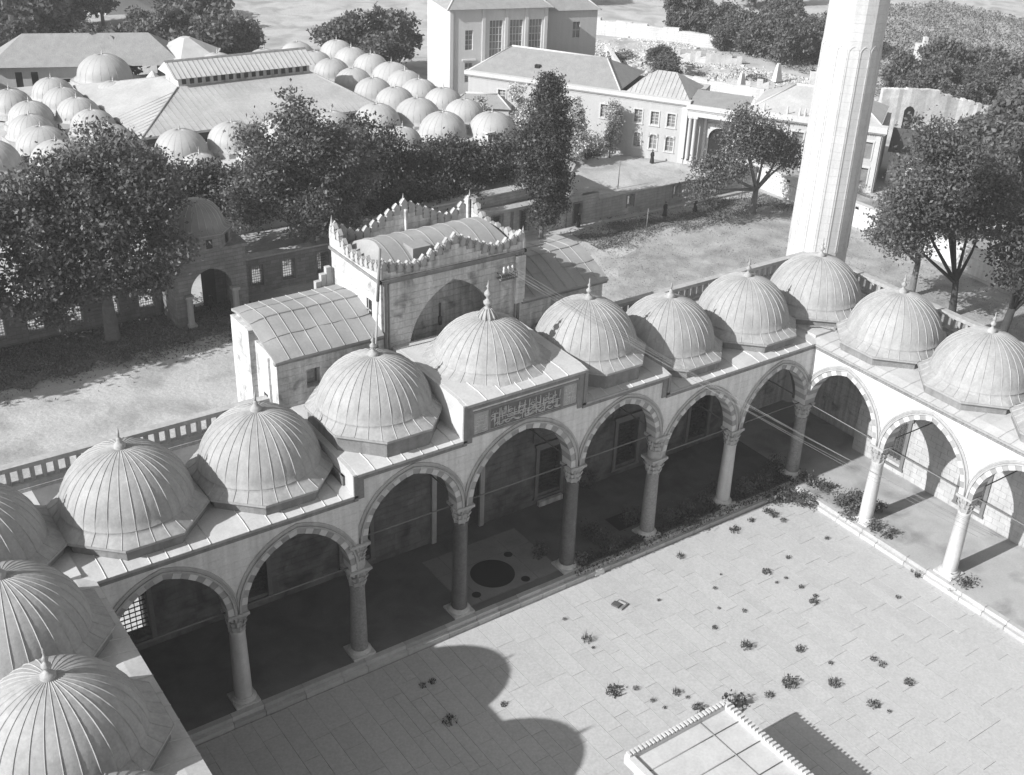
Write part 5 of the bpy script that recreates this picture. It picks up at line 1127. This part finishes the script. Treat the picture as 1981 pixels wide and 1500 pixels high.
# ------------------------------------------------------------------ courtyard weeds, bushes and stones
U_, F_, R3 = _u, _f, _r
def at(u, v, z):      # where the sight line of a photo point meets the level z (used once to place things)
    wv = F_+R3*((u-990.5-63.8365)/FOC)-U_*((v-750-5.7987)/FOC); c = Vector(CAM); return c+wv*((z-CAM[2])/wv.z)
weeds = [(1092, 1199, .3), (1135, 1240, .7), (1148, 1254, .25), (1188, 1340, 1.0), (1230, 1333, .4), (1308, 1342, .6), (1262, 1357, .3), (1350, 1372, .8), (1420, 1362, 1.5), (1316, 1078, .6), (1421, 1028, .8), (1452, 1008, .5), (1483, 1108, .7), (1524, 1080, .35), (1520, 1119, .3), (1502, 1128, .25), (1550, 1137, .4), (1578, 1154, .4), (1574, 1166, .7), (1383, 1139, .35), (1274, 1162, .25), (1391, 1177, .25), (1440, 1183, .4), (1383, 1215, .4), (1443, 1253, .8), (1547, 1259, .6), (1607, 1284, .35), (1690, 1276, .5), (1706, 1287, .6), (1737, 1156, .4), (1599, 1043, .35), (1527, 1326, 1.0), (1487, 1346, .6), (1613, 1325, .8), (1758, 1322, .7), (1688, 1364, .8), (1776, 1115, .6), (1765, 1106, .3), (1808, 1107, .5), (1483, 990, .7), (1497, 998, .7), (1515, 1008, .6), (818, 1328, .5), (836, 1320, .5), (870, 1396, .9), (975, 1364, .45), (1330, 1350, .3), (1285, 1370, .25), (1720, 1378, .3), (1395, 1112, .2)]
WV = [(MB(), 0) for _ in range(0)]
def weed_mesh(seed, tall):
    r = random.Random(seed); m = MB()
    for k in range(40):
        a = r.random()*6.28; d = r.random()**.6*.3; L = r.uniform(.1, .36)*(1.5 if tall else 1); x, y = d*math.cos(a), d*math.sin(a); ox, oy = math.cos(a)*L*.4*r.random(), math.sin(a)*L*.4*r.random(); wd = .02
        m.add([(x-wd*math.sin(a), y+wd*math.cos(a), 0), (x+wd*math.sin(a), y-wd*math.cos(a), 0), (x+ox*.6+wd, y+oy*.6, L*.6), (x+ox, y+oy, L)], [(0, 1, 2), (0, 2, 3)])
    for k in range(60):
        a = r.random()*6.28; d = r.random()**.5*.36; z = r.uniform(.03, .36)*(1.4 if tall else 1)*(1.1-d*2); s = r.uniform(.03, .07); c = Vector((d*math.cos(a), d*math.sin(a), z)); q = Vector((r.uniform(-1, 1), r.uniform(-1, 1), r.uniform(-.5, 1))).normalized()*s; p = q.cross(Vector((r.random(), r.random(), r.random()))).normalized()*s*.7
        m.add([tuple(c-q), tuple(c+p), tuple(c+q), tuple(c-p)], [(0, 1, 2, 3)])
    return m.mesh('weed_tuft', ['weed'])
def wzone(u, v): return 'beside the far corner bushes' if v < 1020 and u > 1460 else 'near the kiosk roof corner' if v > 1300 and 1280 < u < 1560 else 'along the foot of the right arcade' if u > 1760 and v < 1130 else 'in the shaded left part' if u < 1000 else 'right of the kiosk' if v > 1235 and u >= 1540 else 'below the platform edge' if v < 1085 else 'left of the kiosk' if v > 1185 and u < 1300 else 'in the middle of the paving'
ORD = ['first', 'second', 'third', 'fourth', 'fifth', 'sixth', 'seventh', 'eighth', 'ninth', 'tenth', 'eleventh', 'twelfth', 'thirteenth', 'fourteenth', 'fifteenth', 'sixteenth', 'seventeenth', 'eighteenth', 'nineteenth', 'twentieth']
def wlab(i, big):
    z = wzone(*weeds[i][:2]); zs_ = sorted([k for k in range(len(weeds)) if wzone(*weeds[k][:2]) == z], key=lambda k: weeds[k][0])
    return '%s weed tuft, %s from the left of those %s' % (big, ORD[zs_.index(i)], z)
WM = [weed_mesh(i, i % 3 == 0) for i in range(6)]
for i, (u, v, s) in enumerate(weeds):
    p = at(u, v, ZC); big = 'big' if s >= .8 else ('middling' if s >= .5 else 'small')
    o = link('weed_tuft', random.choice(WM), None, (p.x, p.y, ZC-.01), random.random()*6, None, wlab(i, big), 'weed', 'weeds in the paving joints'); o.scale = (s*1.2, s*1.2, s*random.uniform(1.2, 1.8))
bushes = [(1490, 972, -.5, .55, .5, .5), (1515, 968, -.5, .55, .5, .55), (1545, 972, -.5, .6, .5, .5), (1572, 978, -.5, .45, .4, .4), (1572, 938, 0, .5, .4, .3), (1598, 948, 0, .5, .4, .3), (1556, 928, 0, .3, .3, .3), (1628, 975, 0, .6, .5, .4), (1652, 968, 0, .7, .5, .5), (1645, 1000, 0, .6, .5, .35), (1660, 990, 0, .5, .4, .4), (1695, 985, 0, .5, .4, .3), (1690, 1022, 0, .4, .35, .3), (1722, 1036, 0, .55, .3, .2), (1868, 1130, 0, .9, .3, .12), (1130, 940, 0, .8, .6, .9), (1165, 1050, 0, .6, .5, .5), (1145, 1040, 0, .5, .5, .6), (1112, 1090, 0, .6, .5, .5), (1045, 1075, 0, .35, .35, .6), (1222, 1010, 0, .6, .5, .7), (1290, 1005, 0, .6, .4, .4), (1325, 990, 0, .6, .4, .4), (1365, 970, 0, .6, .4, .45), (1390, 950, 0, .5, .4, .5), (1440, 950, 0, .7, .5, .6), (1475, 938, 0, .7, .5, .6), (1500, 915, 0, .6, .5, .8), (1340, 1015, 0, .5, .35, .25), (1190, 1065, 0, .5, .4, .4)]
wh = ['beside the far right corner column', 'on the platform edge under the arcade', 'in the planting strip before the columns']
for i, (u, v, z, a, b, c) in enumerate(bushes):
    p = at(u, v, z); sun_ = lambda q: q[0] > 1480 and q[1] > 925; same = sorted([q for q in bushes if sun_(q) == sun_((u, v))]); lab = ('%s from the left of the sunlit bushes at the foot of the right arcade' if sun_((u, v)) else '%s from the left of the dark shrubs on the shaded far platform') % ORD[same.index((u, v, z, a, b, c))]
    bush('courtyard_bush', lab, p.x, p.y, z, a, b, c, int(520*a*b*c/.1**1)//4+260, .085, 'leaf', 'bushes along the arcade platform')
# grass along the shaded platform edge
gp = []
for i in range(5200):
    x = random.uniform(3.5, 21.8); y = -.55+abs(random.gauss(0, .35)); gp.append((x, y if random.random() < .8 else y-.7, .04+random.random()*.16 if True else 0))
link('platform_weeds', leaf_mesh('platform_weeds', np.array(gp), .075, 'weed', 0), None, kind='stuff')
p = at(1200, 1172, ZC)
st = thing('stone_hatch', 'small square stone well cover with broken lid lying on the sunlit paving', 'well cover', (p.x, p.y, ZC), .3)
MB().box(-.32, .32, -.3, .3, 0, .12).build('slab', 'mouldark', st); MB().box(-.42, -.05, -.1, .35, .12, .22).build('lid', 'porphyry', st); MB().box(.1, .2, -.25, .2, .12, .17).build('chip', 'mould', st)
p = at(1157, 1108, ZC); MB().prism([(-.35, -.2), (.3, -.25), (.38, .18), (-.25, .25)], 0, .32, sc=.8).build('stone_block', 'whitepl', loc=(p.x, p.y, ZC), label='rough white stone block at the platform edge half in sun', cat='stone')
for (u, v) in ((1040, 965), (1060, 960)):
    p = at(u, v, 0); MB().prism([(-.3, -.25), (.3, -.2), (.25, .25), (-.3, .2)], 0, .38, sc=.7).build('stone_block', 'mould', loc=(p.x, p.y, .01), label='loose stone block lying below the window in the middle of the arcade, %s one' % ('left' if u < 1050 else 'right'), cat='stone')
for (x, y, s) in ((26.2, -.9, .5), (23.4, .3, .35), (22.9, .8, .4), (23.8, -.1, .3)):
    MB().box(-s, s, -.06, .06, 0, .05).build('loose_lead_strip', 'leaddark', loc=(x, y, 10.25 if y > 0 else 10.25), rz=random.random()*3, label='loose lead strip lying on the roof in the corner between the two ranges', cat='scrap', group='scraps on the corner roof')
# haze over the far ground
hzm = bpy.data.materials.new('air'); hzm.use_nodes = True; nt = hzm.node_tree; nt.nodes.remove(nt.nodes['Principled BSDF'])
pv = nt.nodes.new('ShaderNodeVolumePrincipled'); pv.inputs['Color'].default_value = (.95, .95, .95, 1); pv.inputs['Density'].default_value = 0.0004; pv.inputs['Anisotropy'].default_value = 0.0
nt.links.new(pv.outputs[0], nt.nodes['Material Output'].inputs['Volume'])
hb = MB().box(-420, 620, -320, 670, ZG-1.1, 70).build('haze', hzm, kind='stuff')
# render settings the harness does not set
S.render.film_transparent = False
